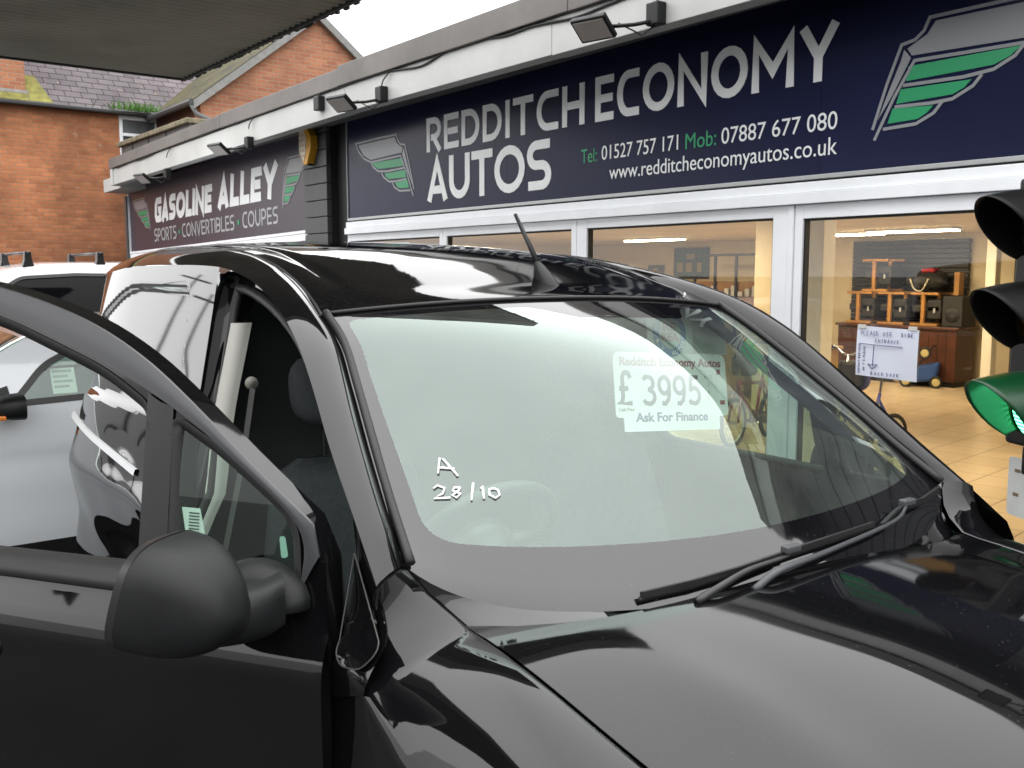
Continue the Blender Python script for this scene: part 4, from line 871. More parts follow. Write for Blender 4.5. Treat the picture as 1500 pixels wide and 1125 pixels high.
# mirror: convex matt shell on a stout foot; a and w are its axes in the turned door
def mirror(parent, place, sd=-1):
    m_ = vb(MB(), 'door_mirror', M_blackp, parent) if False else None
    rows = []
    for i in range(15):
        t = i / 14; a = -.074 + .172 * t; k = max(0.0, 1 - t ** 2.5) ** .5
        kz = max(0.0, 1 - t ** 2.7) ** .47
        row = []
        for j in range(32):
            an = 2 * math.pi * j / 32; c, s = math.cos(an), math.sin(an); e = .62
            w = math.copysign(abs(c) ** e, c) * .098 * k; z = math.copysign(abs(s) ** e, s) * (.098 if s > 0 else .088) * kz
            row.append(place(a + .30 * (z + .03) * (1 - t) - .30 * max(0, z) * t, w + .015 * t, z - .012 * t))
        rows.append(row)
    sh = MB().grid(rows, close=True); sh.f.append(tuple(range(31, -1, -1)))
    o = vb(sh, 'door_mirror', M_blackp, parent, auto=45)
    rim = []
    for da, sc in ((-.0755, 1.0), (-.092, .97), (-.098, .86)):
        rim.append([place(da + .30 * (.03 + math.copysign(abs(math.sin(2 * math.pi * j / 32)) ** .62, math.sin(2 * math.pi * j / 32)) * (.098 if math.sin(2 * math.pi * j / 32) > 0 else .088)), math.copysign(abs(math.cos(2 * math.pi * j / 32)) ** .62, math.cos(2 * math.pi * j / 32)) * .096 * sc, math.copysign(abs(math.sin(2 * math.pi * j / 32)) ** .62, math.sin(2 * math.pi * j / 32)) * (.099 if math.sin(2 * math.pi * j / 32) > 0 else .089) * sc) for j in range(32)])
    r_ = MB().grid(rim, close=True); r_.f.append(tuple(64 + k for k in range(31, -1, -1))); r_.build('mirror_rim', M_trim, o, auto=45)
    # arm curling from the lower inner side of the shell to the sail foot
    P = cr_spline([(.005, -.01, -.040), (.040, -.065, -.046), (.055, -.115, -.048), (.058, -.165, -.045)], 5)
    rows = []
    for i, p in enumerate(P):
        t = i / (len(P) - 1); h = .046 - .002 * t; wd = .056 - .004 * t
        rows.append([place(p.x + .55 * wd * math.copysign(abs(math.cos(2 * math.pi * j / 20)) ** .7, math.cos(2 * math.pi * j / 20)), p.y + .75 * wd * math.copysign(abs(math.cos(2 * math.pi * j / 20)) ** .7, math.cos(2 * math.pi * j / 20)), p.z + h * math.copysign(abs(math.sin(2 * math.pi * j / 20)) ** .7, math.sin(2 * math.pi * j / 20))) for j in range(20)])
    MB().grid(rows, close=True).build('mirror_arm', M_blackp, o, smooth=True)
    return o
MC = (-.180, 1.180)
def mplace(a, w, z):
    # a: towards the shell's nose, w: outwards from the door, z: up
    l, n = MC[0] + a * 1.0, -(nside(MC[0], 1.1) + .212 + w); return W3(opened(l, n, MC[1] + z))
mirror(door, mplace)
b = MB(); rows = []
for i in range(9):                                     # sail foot: a domed black base on the door's front corner
    t = i / 8; k = math.cos(t * math.pi / 2) ** .6 if t < 1 else 0
    rows.append([dr(-.195 + .100 * k * math.cos(2 * math.pi * j / 24), 1.105 + (.078 if math.sin(2 * math.pi * j / 24) > 0 else .012) * k * math.sin(2 * math.pi * j / 24), .004 + .055 * math.sin(t * math.pi / 2)) for j in range(24)])
b.grid(rows, close=True); vb(b, 'mirror_foot', M_blackp, door, smooth=True)
def mplace_r(a, w, z): return W3((-.44 - w, nsideR(-.4, 1.1) + .075 + a * .6, 1.13 + z * .9))
mirror(pd, mplace_r, 1)
# silver sliding-door rail, fuel flap line
b = MB(); rl = [(-2.77 + 1.17 * i / 16, 1.137 - .035 * i / 16) for i in range(17)]
b.grid([[W3((l, -(nside(l, z + dz) + o), z + dz)) for l, z in rl] for dz, o in ((-.010, .002), (-.009, .010), (.009, .008), (.010, .001))]); vb(b, 'sliding_rail', mat('rail_silver', (.62, .63, .64), .35), smooth=False)
b = MB().grid([[W3((l, -(nside(l, z) + .0015), z)) for z in [.32 + .1 * i for i in range(10)]] for l in (-1.375, -1.368)]); vb(b, 'shut_line', M_rubber)
# ------------------------------------------------------------------ van: cab interior
b = MB()
b.box(-1.32, -1.26, -.74, .74, .35, 1.05).box(-1.319, -1.261, -.655, .61, 1.051, 1.70); vb(b, 'bulkhead', mat('bulkhead_dark', (.022, .026, .026), .8))
vb(MB().box(-1.30, .30, -.76, .76, .30, .36), 'cab_floor', M_inter)
b = MB()
prof = [(.15, 1.00), (.11, 1.048), (.01, 1.070), (-.12, 1.070), (-.20, 1.045), (-.235, 1.00), (-.22, .88), (-.15, .70), (.1, .6)]
b.grid([[W3((l - .03 * (abs(n) / .7) ** 2, n, z + .035 * math.exp(-((n + .40) / .20) ** 2) * sst(.1, -.1, l))) for l, z in [(q.x, q.y) for q in cr_spline([Vector((a, c, 0)) for a, c in prof], 4)]] for n in [-.655 + 1.31 * i / 40 for i in range(41)]])
dash = vb(b, 'dashboard', mat('dash_plastic', (.040, .047, .045), .6, noise=.2, nscale=25, bump=.25, bscale=260), smooth=True)
b = MB()
for n0 in (-.5, .05): b.box(.02, .08, n0, n0 + .34, 1.066, 1.074)
vb(b, 'demister_vents', M_trim, dash)
t_ = Vector((-.82, 0, .57)); c = Vector((-.34, -.40, 1.10))
sw = vb(MB().torus(W3(tuple(c)), (-.80, 0, .60), .185, .015, 40, 10), 'steering_wheel', mat('wheel_plastic', (.03, .034, .034), .5), smooth=True)
b = MB().lathe([(.0, .03), (.07, .02), (.075, -.02), (.03, -.12)], W3(tuple(c)), (-.80, 0, .60), 20)
for a in (0, 180, 270): d = Matrix.Rotation(0, 3, 'X') @ Vector((0, math.cos(R(a)), 0)) + Vector((.6 * math.sin(R(a)), 0, .8 * math.sin(R(a)))); b.tube([W3(tuple(c)), W3(tuple(c + d * .18))], .018, 8)
b.build('wheel_hub', M_trim, sw, smooth=True)
def seat(n0, name):
    b = MB()
    bx = [(-.98, 1.16, .20, .050), (-.94, .95, .235, .065), (-.87, .70, .24, .07), (-.82, .52, .24, .075)]
    rows = []
    for l, z, hw, th in [(-1.0, 1.205, .12, .02)] + bx:
        rows.append([W3((l + th * math.copysign(abs(math.sin(a)) ** .6, math.sin(a)), n0 + hw * math.copysign(abs(math.cos(a)) ** .5, math.cos(a)), z)) for a in [2 * math.pi * j / 28 for j in range(28)]])
    b.grid(rows, close=True); b.f.append(tuple(range(28)))
    s = vb(b, name, M_seat, smooth=True)
    rows = []
    for i in range(11):
        t = -1 + 2 * i / 10; k = max(0, 1 - abs(t) ** 3) ** (1 / 3)
        rows.append([W3((-1.0 - .02 * t + .055 * k * math.copysign(abs(math.sin(a)) ** .7, math.sin(a)), n0 + .138 * k * math.copysign(abs(math.cos(a)) ** .6, math.cos(a)), 1.385 + .105 * t)) for a in [2 * math.pi * j / 28 for j in range(28)]])
    MB().grid(rows, close=True).build('headrest', M_seat, s, smooth=True)
    MB().tube([W3((-1.0, n0 - .05, 1.18)), W3((-1.0, n0 - .05, 1.34))], .007, 6).tube([W3((-1.0, n0 + .05, 1.18)), W3((-1.0, n0 + .05, 1.34))], .007, 6).build('headrest_posts', M_trim, s)
    rows = []
    for l, hw, th in [(-.86, .22, .06), (-.70, .245, .075), (-.50, .245, .075), (-.36, .22, .05)]: rows.append([W3((l, n0 + hw * math.copysign(abs(math.cos(a)) ** .5, math.cos(a)), .50 + th * math.copysign(abs(math.sin(a)) ** .6, math.sin(a)))) for a in [2 * math.pi * j / 24 for j in range(24)]])
    bb = MB().grid(rows, close=True); bb.f += [tuple(range(24)), tuple(72 + k for k in range(23, -1, -1))]; bb.build('cushion', M_seat, s, smooth=True)
    MB().box(-.85, -.40, n0 - .2, n0 + .2, .36, .44).build('seat_base', M_inter, s)
seat(-.43, 'seat'); seat(.40, 'seat')
b = MB().grid([[W3((-1.06 - .02 * abs(k - .5), -(nside(-1.06, z) - .030 - .055 * k), z)) for k in (0, .25, .5, .75, 1)] for z in [1.0 + .057 * i for i in range(11)]]); vb(b, 'pillar_trim', mat('trim_beige', (.62, .61, .56), .7), smooth=True)
b = MB().grid([[W3((-1.03 + d, -(nside(-1.0, z) - .10), z)) for d in (0, .045)] for z in (.6, .9, 1.2, 1.40)]); vb(b, 'seat_belt', mat('belt_webbing', (.05, .05, .048), .8))
vb(MB().lathe([(.0, .012), (.016, .010), (.018, 0)], W3((-1.05, -(nside(-1.0, 1.40) - .11), 1.41)), (1, 0, 0), 14), 'belt_anchor', mat('anchor_beige', (.25, .24, .21), .6), smooth=True)
vb(MB().grid([[W3((p.x - dl, sd_ * (p.y - .05), p.z - .02)) for p in cr_spline([Vector(q) for q in PI_[:9]], 3)] for sd_ in (1,) for dl in (.0, .08)]), 'inner_pillar', mat('pillar_inner', (.05, .055, .052), .7), smooth=True)
vb(MB().grid([[W3((l, n, ZC(l) - .07)) for n in (-.60, 0, .60)] for l in (-.80, -1.0, -1.26)]), 'headlining', mat('headlining', (.33, .35, .33), .9), smooth=True)
vb(MB().lathe([(.0, .0), (.028, .0), (.024, .012), (.0, .016)], W3(ws(.10, .84, -.006)), (-.55, 0, -.83), 18), 'mirror_mount', M_trim, wsobj, smooth=True)
# ------------------------------------------------------------------ van: wipers, aerial
def wp(u, s, h): q = ws(u, s); return W3((q[0] + h * .5, q[1], q[2] + h * .86))
def wiper(pts, clip, arm, m_arm):
    w = vb(MB().tube([wp(u, s, .012) for u, s in pts], .0055, 6), 'wiper', M_rubber, smooth=True)
    P = [Vector(wp(u, s, .024)) for u, s in pts]
    b = MB()
    for i in range(len(P) - 1):
        a, c = P[i], P[i + 1]; d = Vector((.9, 0, .2)) * .006; e = Vector((0, 0, .006)); b.add([a - d - e, a + d - e, c + d - e, c - d - e, a - d + e, a + d + e, c + d + e, c - d + e], [(0, 1, 2, 3), (4, 7, 6, 5), (0, 4, 5, 1), (1, 5, 6, 2), (2, 6, 7, 3), (3, 7, 4, 0)])
    b.build('wiper_blade', M_trim, w)
    c = Vector(wp(*clip, .034)); MB().box(-.010, .010, -.022, .022, -.008, .008, Matrix.Translation(c)).build('clip', mat('clip_grey', (.05, .052, .056), .4), w, bevel=.004)
    A = cr_spline(arm, 5); n = len(A); MB().tube(A, [.0080 - .0038 * min(1, abs(i / n * 1.15)) for i in range(n)], 8).build('wiper_arm', m_arm, w, smooth=True)
    return w
M_arm = mat('arm_grey', (.040, .042, .047), .38)
def cp(l, n, z): return Vector(W3((l, n, z)))
wiper([(-.515, .010), (-.37, .024), (-.228, .036), (-.03, .050), (.18, .056), (.39, .057)], (-.03, .050), [cp(.215, -.30, 1.110), cp(.212, -.24, 1.128), cp(.195, -.15, 1.140), Vector(wp(-.06, .040, .028)), Vector(wp(-.03, .050, .032))], M_trim)
wiper([(.43, .048), (.55, .062), (.646, .066), (.78, .052), (.92, .030)], (.646, .066), [cp(.225, -.17, 1.112), cp(.222, -.10, 1.136), cp(.205, .06, 1.142), Vector(wp(.50, .045, .028)), Vector(wp(.646, .064, .032))], M_arm)
ae = Vector(W3((-.79, .10, ZC(-.79) - .002)))
at = Vector(W3((-.95, .105, 1.872)))
b = MB(); rows = []
for i in range(9):
    t = i / 8; rows.append([ae + Vector((-.045 * t, 0, .058 * t ** .8)) + Vector((.052 * (1 - t) ** 1.1 * math.cos(a) + .010 * math.cos(a) * t, .026 * (1 - t) ** .8 * math.sin(a) + .007 * math.sin(a) * t, (-.012 * math.cos(a)) * (1 - t))) for a in [2 * math.pi * j / 20 for j in range(20)]])
b.grid(rows, close=True); o = vb(b, 'roof_aerial', M_blackp, smooth=True)
MB().tube([ae + Vector((-.036, 0, .045)), at], [.0085, .0055], 10).build('aerial_rod', M_blackp, o, smooth=True)
# ------------------------------------------------------------------ price card behind the windscreen
def wsw(u, s, off): return Matrix.Rotation(R(-3), 3, 'Z') @ Vector(W3(ws(u, s, off))) + Vector((-1.30, 1.60, 0))

card = thing('price_card', 'white hanging price card with red heading and large 3995 figure behind the windscreen', 'price card', (-1.30, 1.60, 0), R(-3))
CA, CB = -.374, -.2; kz = math.hypot(1, CB)
def cpt(u, v, h=0):
    n = .207 + u * .997 + v * .07; t = .002 - u * .07 + v * .997; z = 1.3 + t / kz; return Vector((CA + .03 + CB * z + h, n, z))
M_card = mat('card_white', (.88, .89, .88), .45); M_cardg = mat('card_sleeve', (.55, .60, .57), .3); M_cink = mat('card_ink', (.025, .027, .028), .5); M_cred = mat('card_red', (.30, .022, .028), .5); M_cblue = mat('card_navy', (.030, .045, .17), .5)
def cprism(poly, h0, h1, m, name, par=card):
    O_ = cpt(0, 0); U_ = cpt(1, 0) - O_; V_ = cpt(0, 1) - O_; return MB().prism(poly, O_, U_, V_, h0, h1).build(name, m, par)
body = cprism(rounded([(0, .0), (0, .186), (.445, .186), (.445, 0), (.405, 0), (.405, -.040), (.028, -.040), (.028, 0)], [.03, .025, .025, .03, .006, .004, .004, .006], 5), -.003, 0, M_card, 'card_board')
cprism(rounded([(.135, .187), (.135, .335), (.455, .335), (.455, .187)], .006, 3), -.0025, -.0005, M_cardg, 'hanger_sleeve')
cprism(rounded([(.315, .189), (.315, .30), (.452, .30), (.452, .189)], .004, 2), -.0003, .0004, mat('sleeve_grey', (.30, .36, .33), .4), 'grey_insert')
bd = cprism(bezier_arc(.222, .245, .066, .070, 0, 348, 29), .0002, .0016, mat('badge_blue', (.05, .20, .42), .4), 'round_badge')
cprism(bezier_arc(.222, .245, .044, .047, 0, 348, 29), .0018, .0024, mat('badge_centre', (.30, .40, .36), .4), 'badge_centre', bd)
def ctext(tx, u, v, size, m, name='lettering', width=None, bold=0, par=card):
    O_ = cpt(u, v, 0); return text_obj(tx, size, m, par, name, O_, cpt(1, 0) - cpt(0, 0), cpt(0, 1) - cpt(0, 0), extrude=.0003, width=width, bold=bold, zoff=.0026 if par is bd else .0012)
ctext('Redditch Economy Autos', .022, .148, .034, M_cred, width=.402, bold=.0009)
ctext('Cash Price', .010, .018, .015, M_cink, width=.056)
ctext('Ask For Finance', .070, -.012, .036, M_cblue, width=.285, bold=.0009)
ctext('Redditch Economy Autos car price display', .16, -.031, .006, M_cink, width=.10) if False else None
cprism([(.085, .030), (.078, .138), (.408, .138), (.400, .030)], .0003, .0007, mat('slot_paper', (.82, .83, .82), .5), 'figure_slip')
def cstroke(chs, u, v, h, w, adv, sw, m, name):
    D_ = {'3': [[(.02, .86), (.2, .97)] + bezier_arc(.45, .75, .42, .22, 100, -75, 9) + [(.40, .53)], [(.40, .53)] + bezier_arc(.47, .27, .48, .24, 80, -110, 11) + [(.16, .06), (.0, .16)]],
          '9': [bezier_arc(.48, .68, .45, .29, -20, 340, 20), [(.92, .64), (.90, .40), (.78, .16), (.52, .03), (.22, .05)]], '5': [[(.88, .97), (.22, .97), (.12, .54)] + bezier_arc(.46, .31, .46, .28, 130, -115, 14) + [(.10, .06), (.0, .15)]],
          '\u00a3': [[(.92, .80)] + bezier_arc(.60, .76, .30, .22, 20, 180, 8) + [(.30, .55), (.30, .25), (.20, .05), (.06, .03), (.98, .03)], [(.04, .48), (.72, .48)]]}
    O_ = cpt(0, 0); U_ = cpt(1, 0) - O_; V_ = cpt(0, 1) - O_; b = MB(); c = 0
    for ch in chs:
        for st in D_[ch]: c += 1; b.ribbon([(u + p[0] * w, v + p[1] * h) for p in st], sw, O_, U_, V_, .0008, .0014 + .0002 * (c % 5))
        u += adv
    return b.build(name, m, card)
cstroke('3995', .105, .036, .082, .044, .060, .0125, M_cink, 'figures'); cstroke('\u00a3', .014, .038, .092, .048, .05, .0135, M_cink, 'figures')
for tx, u, v in (('N', .352, .110), ('O', .372, .112), ('V', .364, .088), ('A', .362, .066), ('T', .358, .044)): ctext(tx, u, v, .018, M_cink, 'handwritten_note', bold=-.0006)
cprism([(.404, .125), (.404, .140), (.420, .140), (.420, .125)], .0004, .0012, M_cred, 'mark'); cprism([(.412, .034), (.412, .047), (.432, .047), (.432, .034)], .0004, .0012, M_cred, 'mark')
ctext('RE', .196, .252, .034, M_cred, 'badge_lettering', width=.05, bold=.001, par=bd); ctext('REA', .188, .222, .034, M_cred, 'badge_lettering', width=.07, bold=.001, par=bd)
for i, ch in enumerate('R.E. AUTOS'):
    a = R(200 + 14.5 * i); O_ = cpt(.222 + .0625 * math.cos(a), .245 + .066 * math.sin(a)); U_ = (cpt(1, 0) - cpt(0, 0)) * (-math.sin(a)) + (cpt(0, 1) - cpt(0, 0)) * math.cos(a); V_ = -((cpt(1, 0) - cpt(0, 0)) * math.cos(a) + (cpt(0, 1) - cpt(0, 0)) * math.sin(a))
    if ch.strip(): text_obj(ch, .018, M_card, bd, 'badge_lettering', O_, U_, V_, extrude=.0003, bold=.0004, zoff=.0026)
MB().tube([cpt(.30, .33, -.001), cpt(.30, .37, -.005)], .003, 6).build('hook', M_card, card)
# ------------------------------------------------------------------ other parked vehicles
M_carwhite = mat('silver_white_paint', (.74, .78, .82), .18, spec=.6, coat=.8)
M_carpale = mat('pale_paint', (.74, .74, .75), .18, spec=.6, coat=.8)
M_tint = mat('tinted_glass', (.004, .004, .005), .05, spec=.12)
def car(name, label, loc, rz, prof, hood_i, nz, wins, arches, paint, glass, belt, sills=.30, roofw=.0, mirror_at=None, wheel_r=.30):
    root = thing(name, label, 'car', loc, rz)
    zt = pchip(sorted(prof)); x0, x1 = prof[-1][0], prof[0][0]
    xs = sorted(p[0] for p in prof)
    def hw(x, z):
        n = nz(z); e = max(0, (x - (x1 - .75)) / .75); r = max(0, ((x0 + .55) - x) / .55); return n - .24 * e ** 2.2 - .16 * r ** 2.2
    top = [(x, zt(x) - .02) for x in [x1 - (x1 - x0) * i / 60 for i in range(61)]]
    poly = [(x1, sills)] + top + [(x0, sills)]
    for ax in arches[::-1]: poly += bezier_arc(ax, .30, wheel_r + .055, wheel_r + .055, 180, 0, 14)
    for sd in (1, -1):
        fn = lambda x, z, sd=sd: (x, sd * (hw(x, z) + .012 * math.exp(-((z - .80) / .03) ** 2) - .010 * math.exp(-((z - .55) / .12) ** 2)), z)
        s_ = vpatch('body_side', paint, poly, fn, .07, root, holes=wins, flip=(sd < 0), bst=.045)
        for w in wins:
            vpatch('side_window', glass, w, lambda x, z, sd=sd: (x, sd * (hw(x, z) - .010), z), .08, s_)
            vb(MB().grid([[(p[0], sd * (hw(p[0], p[1]) + .003), p[1]) for p in [*inset(w, -.004 if k else .028), inset(w, -.004 if k else .028)[0]]] for k in (1, 0)]), 'window_trim', M_trim, s_, smooth=True)
        MB().grid([[(x, sd * (hw(x, sills) - d), z) for x in [x0 + .2 + (x1 - x0 - .4) * i / 20 for i in range(21)]] for z, d in ((sills + .01, -.004), (sills - .09, .02), (sills - .10, .3))]).build('sill', M_trim, s_)
    rows = []
    ps = [x1 - (x1 - x0) * i / 80 for i in range(81)]
    for x in ps:
        z = zt(x); h = hw(x, z - .02); rows.append([(x, h * math.sin(R(90) * t), z - .02 + (.02 + roofw) * math.cos(R(90) * t) ** .8) for t in [-1 + 2 * j / 16 for j in range(17)]])
    ia = min(range(81), key=lambda i: abs(ps[i] - hood_i[0])); ib = min(range(81), key=lambda i: abs(ps[i] - hood_i[1]))
    MB().grid(rows[:ia + 1]).build('bonnet', paint, root, smooth=True); MB().grid(rows[ib:]).build('roof', paint, root, smooth=True)
    MB().grid(rows[ia:ib + 1]).build('windscreen', M_wglass, root, smooth=True)
    MB().grid([[(x1 + .02 * math.cos(R(90) * t) * 1, hw(x1, z) * t, z) for t in [-1 + j / 6 for j in range(13)]] for z in (sills - .08, .45, zt(x1) - .02)]).build('front_bumper', paint, root, smooth=True)
    MB().grid([[(x0 - .02, hw(x0, z) * t, z) for t in [-1 + j / 6 for j in range(13)]] for z in (sills - .08, .6, zt(x0) - .02)]).build('tailgate', paint, root, smooth=True)
    MB().box(x0 + .3, x1 - .3, -.7, .7, .22, .30).build('floor_pan', M_dark, root)
    MB().box(-.5, -.35, -.6, .6, .3, 1.0).build('seats', M_seat, root, bevel=.05)
    for ax in arches:
        for sd in (1, -1):
            vb(MB().grid([[(ax + (wheel_r + .05) * math.cos(R(a)), sd * y, .30 + (wheel_r + .05) * math.sin(R(a))) for a in range(0, 181, 15)] for y in (.80, .5)]), 'wheel_arch', M_dark, root)
            wheel_geo(root, ax, sd * (nz(.4) - .10), wheel_r, wheel_r, sd, M_rim, warp_=False)
    for sd in (1, -1): MB().lathe([(.0, .03), (.10, .02), (.13, -.04)], (x1 - .16, sd * (hw(x1 - .16, .7) - .06), .70), (1, sd * .5, .25), 20).build('headlight', mat('lamp_clear', (.6, .62, .64), .08), root, smooth=True)
    if mirror_at:
        mx_, mz = mirror_at
        for sd in (1, -1):
            y0 = hw(mx_, mz); rows = []
            for i in range(11):
                t = i / 10; a = .075 - .15 * t; k = (1 - (1 - t) ** 2.6) ** .5 if t < 1 else 1
                rows.append([(mx_ + a * -1 + .0, sd * (y0 + .13 + .115 * k * math.copysign(abs(math.cos(q)) ** .7, math.cos(q))), mz + .062 * k * math.copysign(abs(math.sin(q)) ** .7, math.sin(q))) for q in [2 * math.pi * j / 24 for j in range(24)]] if False else [(mx_ + .075 - .15 * t, sd * (y0 + .135 + .115 * k * math.copysign(abs(math.cos(q)) ** .7, math.cos(q))), mz + .064 * k * math.copysign(abs(math.sin(q)) ** .7, math.sin(q))) for q in [2 * math.pi * j / 24 for j in range(24)]])
            b = MB().grid(rows, close=True); b.f.append(tuple(240 + k for k in range(23, -1, -1))); o = b.build('door_mirror', M_blackp, root, auto=50)
            MB().tube([(mx_, sd * (y0 - .01), mz - .04), (mx_, sd * (y0 + .08), mz - .03)], .028, 8).build('mirror_arm', M_blackp, o)
            MB().box(mx_ + .015, mx_ + .060, sd * (y0 + .205) - .03, sd * (y0 + .205) + .03, mz - .052, mz - .030).build('indicator_lens', mat('amber_lens', (.75, .22, .03), .2), o, bevel=.006)
            MB().grid([[(mx_ - .07, sd * (hw(mx_, mz - .02) + .004), mz - .06), (mx_ + .16, sd * (hw(mx_, mz - .02) + .004), mz - .06)], [(mx_ - .04, sd * (hw(mx_, mz + .08) + .004), mz + .09), (mx_ + .10, sd * (hw(mx_, mz + .05) + .004), mz + .05)]]).build('mirror_base', M_trim, root)
    return root
CN = pchip([(.15, .78), (.4, .84), (.65, .872), (.9, .865), (1.0, .845), (1.2, .77), (1.4, .67), (1.55, .60)])
W1 = rounded([(.40, 1.03), (.215, 1.235), (.02, 1.325), (-.30, 1.365), (-.36, 1.055)], [.04, .06, .08, .04, .03])
W2 = rounded([(-.43, 1.06), (-.38, 1.37), (-.85, 1.375), (-1.25, 1.30), (-1.30, 1.12)], [.03, .04, .06, .05, .05])
hatch = car('hatchback_car', 'silver-white hatchback parked beyond the open van door with black door mirror', (-6.17, 1.32, 0), R(-90), [(2.05, .52), (2.02, .68), (1.90, .78), (1.5, .90), (1.0, .985), (.80, 1.03), (.45, 1.29), (.20, 1.405), (-.2, 1.455), (-.8, 1.455), (-1.4, 1.38), (-1.75, 1.20), (-1.93, .95), (-1.98, .6)], (.82, .30), CN, [W1, W2], [1.27, -1.24], M_carwhite, M_dglass, 1.0, mirror_at=(.43, 1.045))
# price sheet inside the hatchback's window
b = MB().grid([[(.165, .775, 1.07), (.045, .775, 1.07)], [(.165, .715, 1.20), (.045, .715, 1.20)]]); b.v = [(v[0], v[1] - .02, v[2]) for v in b.v]
sh = b.build('window_sheet', M_card, hatch)
b = MB()
for i in range(4): z = 1.19 - .026 * i; b.grid([[(.155, .7745 - (z - 1.07) * .4615 - .0185, z), (.06 + .02 * (i % 2), .7745 - (z - 1.07) * .4615 - .0185, z)], [(.155, .7745 - (z - .012 - 1.07) * .4615 - .0185, z - .012), (.06 + .02 * (i % 2), .7745 - (z - .012 - 1.07) * .4615 - .0185, z - .012)]])
b.build('sheet_print', M_letterg, sh)
PN = pchip([(.15, .80), (.4, .87), (.7, .91), (1.0, .895), (1.25, .87), (1.5, .80), (1.7, .70), (1.85, .62)])
V1 = rounded([(.62, 1.22), (.42, 1.55), (.22, 1.67), (-.3, 1.70), (-1.15, 1.69), (-1.78, 1.62), (-1.86, 1.25)], [.04, .08, .06, .03, .06, .08, .06])
mpv = car('people_carrier', 'white people carrier with black tinted side windows and roof bars behind the hatchback', (-11.4, 2.25, 0), R(-90), [(2.3, .55), (2.26, .75), (2.1, .92), (1.6, 1.05), (1.25, 1.12), (.7, 1.52), (.35, 1.72), (-.1, 1.79), (-1.0, 1.80), (-1.8, 1.73), (-2.15, 1.45), (-2.28, 1.0), (-2.30, .6)], (1.25, .45), PN, [V1], [1.45, -1.40], M_carpale, M_tint, 1.2, roofw=.03, wheel_r=.33)
rr = thing('roof_rack', 'pair of black roof bars on clamp feet across the white people carrier roof', 'roof rack', (-11.4, 2.25, 1.80), R(-90))
for x in (.12, -.58):
    b = MB().tube([(x, -.66, .105), (x, 0, .112), (x, .66, .105)], .014, 8); bar = b.build('cross_bar', M_trim, rr, smooth=True)
    for sd in (-1, 1): MB().prism([(-.06, -.045), (.06, -.045), (.035, .04), (.03, .125), (-.03, .125), (-.035, .04)], (x, sd * .60, 0), (1, 0, 0), (0, 0, 1), -.045, .045).build('clamp_foot', M_trim, bar, bevel=.008)
MB().tube([(1.45, .30, 1.02), (.75, .42, 2.42)], [.006, .003], 6).build('whip_aerial', M_trim, mpv)

for i_, (px_, py_, hh) in enumerate(((-42.2, -7.35, 7.5), (-41.6, -8.25, 6.4))):
    tp = thing('telegraph_pole', ('thin dark telegraph pole up the road, the taller one mirrored in the van flank', 'thin dark telegraph pole up the road, the shorter one mirrored in the van flank')[i_], 'telegraph pole', (px_, py_, 0))
    MB().tube([(0, 0, 0), (0, 0, hh)], [.085, .06], 10).build('shaft', M_trim, tp, smooth=True); MB().box(-.05, .05, -.7, .7, hh - .5, hh - .38).build('cross_arm', M_trim, tp)

# ------------------------------------------------------------------ fittings on the shop front
def Ty(x): return tilt(x)
def floodlight(x, z, label, s=1.0, ang=0):
    t = thing('floodlight', label, 'floodlight', (x, 4.30, z), 0, 'floodlights along the fascia')
    MB().box(-.05, .05, -.075, 0, -.065, .065).build('junction_box', M_blackp, t, bevel=.008)
    MB().tube([(0, -.05, -.04), (-.08, -.14, -.06), (-.20, -.20, -.055)], .012, 8).tube([(0, -.04, -.06), (-.05, -.10, -.12), (-.17, -.18, -.04)], .005, 6).build('arm', M_blackp, t, smooth=True)
    Mx = Matrix.Translation((-.30, -.26, -.055)) @ Matrix.Rotation(R(12), 4, 'Z') @ Matrix.Rotation(R(-38), 4, 'X')
    h = MB().box(-.125, .125, -.085, .085, -.018, .018, Mx).build('lamp_head', M_blackp, t, bevel=.008)
    MB().box(-.108, .108, -.068, .068, -.0215, -.0185, Mx).build('lens', mat('lamp_lens_pale', (.50, .46, .44), .25), h)
    b = MB()
    for i in range(5): b.box(-.11 + .05 * i, -.10 + .05 * i, -.07, .07, .0185, .030, Mx)
    b.build('cooling_fins', M_blackp, h)
    return t
floodlight(-7.30, 3.215, 'black floodlight over the left wing emblem of the long navy sign')
floodlight(-4.10, 3.22, 'black floodlight with pale lens over the middle of the long navy sign')
floodlight(-10.15, 3.11, 'small black floodlight over the right end of the plum-grey sign')
floodlight(-12.85, 3.00, 'furthest small floodlight over the left end of the plum-grey sign')
floodlight(-.75, 3.22, 'black floodlight near the right end of the fascia')
jb = thing('junction_box', 'black electrical box with no lamp on the fascia beside the alarm', 'electrical box', (-8.47, 4.30, 3.30))
MB().box(-.055, .055, -.07, 0, -.065, .065).build('box', M_blackp, jb, bevel=.008); MB().tube([(0, -.03, .065), (.02, -.02, .10)], .006, 6).build('gland', M_blackp, jb)
def cable(x0, x1, z, amp, seed, label):
    random.seed(seed); P = []; x = x0
    while x < x1: P.append(Vector((x, 4.288, z + tilt(x) + random.uniform(-amp, amp)))); x += random.uniform(.25, .55)
    P.append(Vector((x1, 4.288, z + tilt(x1)))); o = MB().tube(cr_spline(P, 5), .008, 6).build('cable', M_rubber, None, smooth=True); tag(o, label, 'cable')
cable(-15.2, -8.3, 3.395, .012, 3, 'thin black cable along the fascia over the plum-grey sign')
cable(-8.25, -3.9, 3.385, .028, 5, 'sagging black cable along the fascia over the long navy sign')
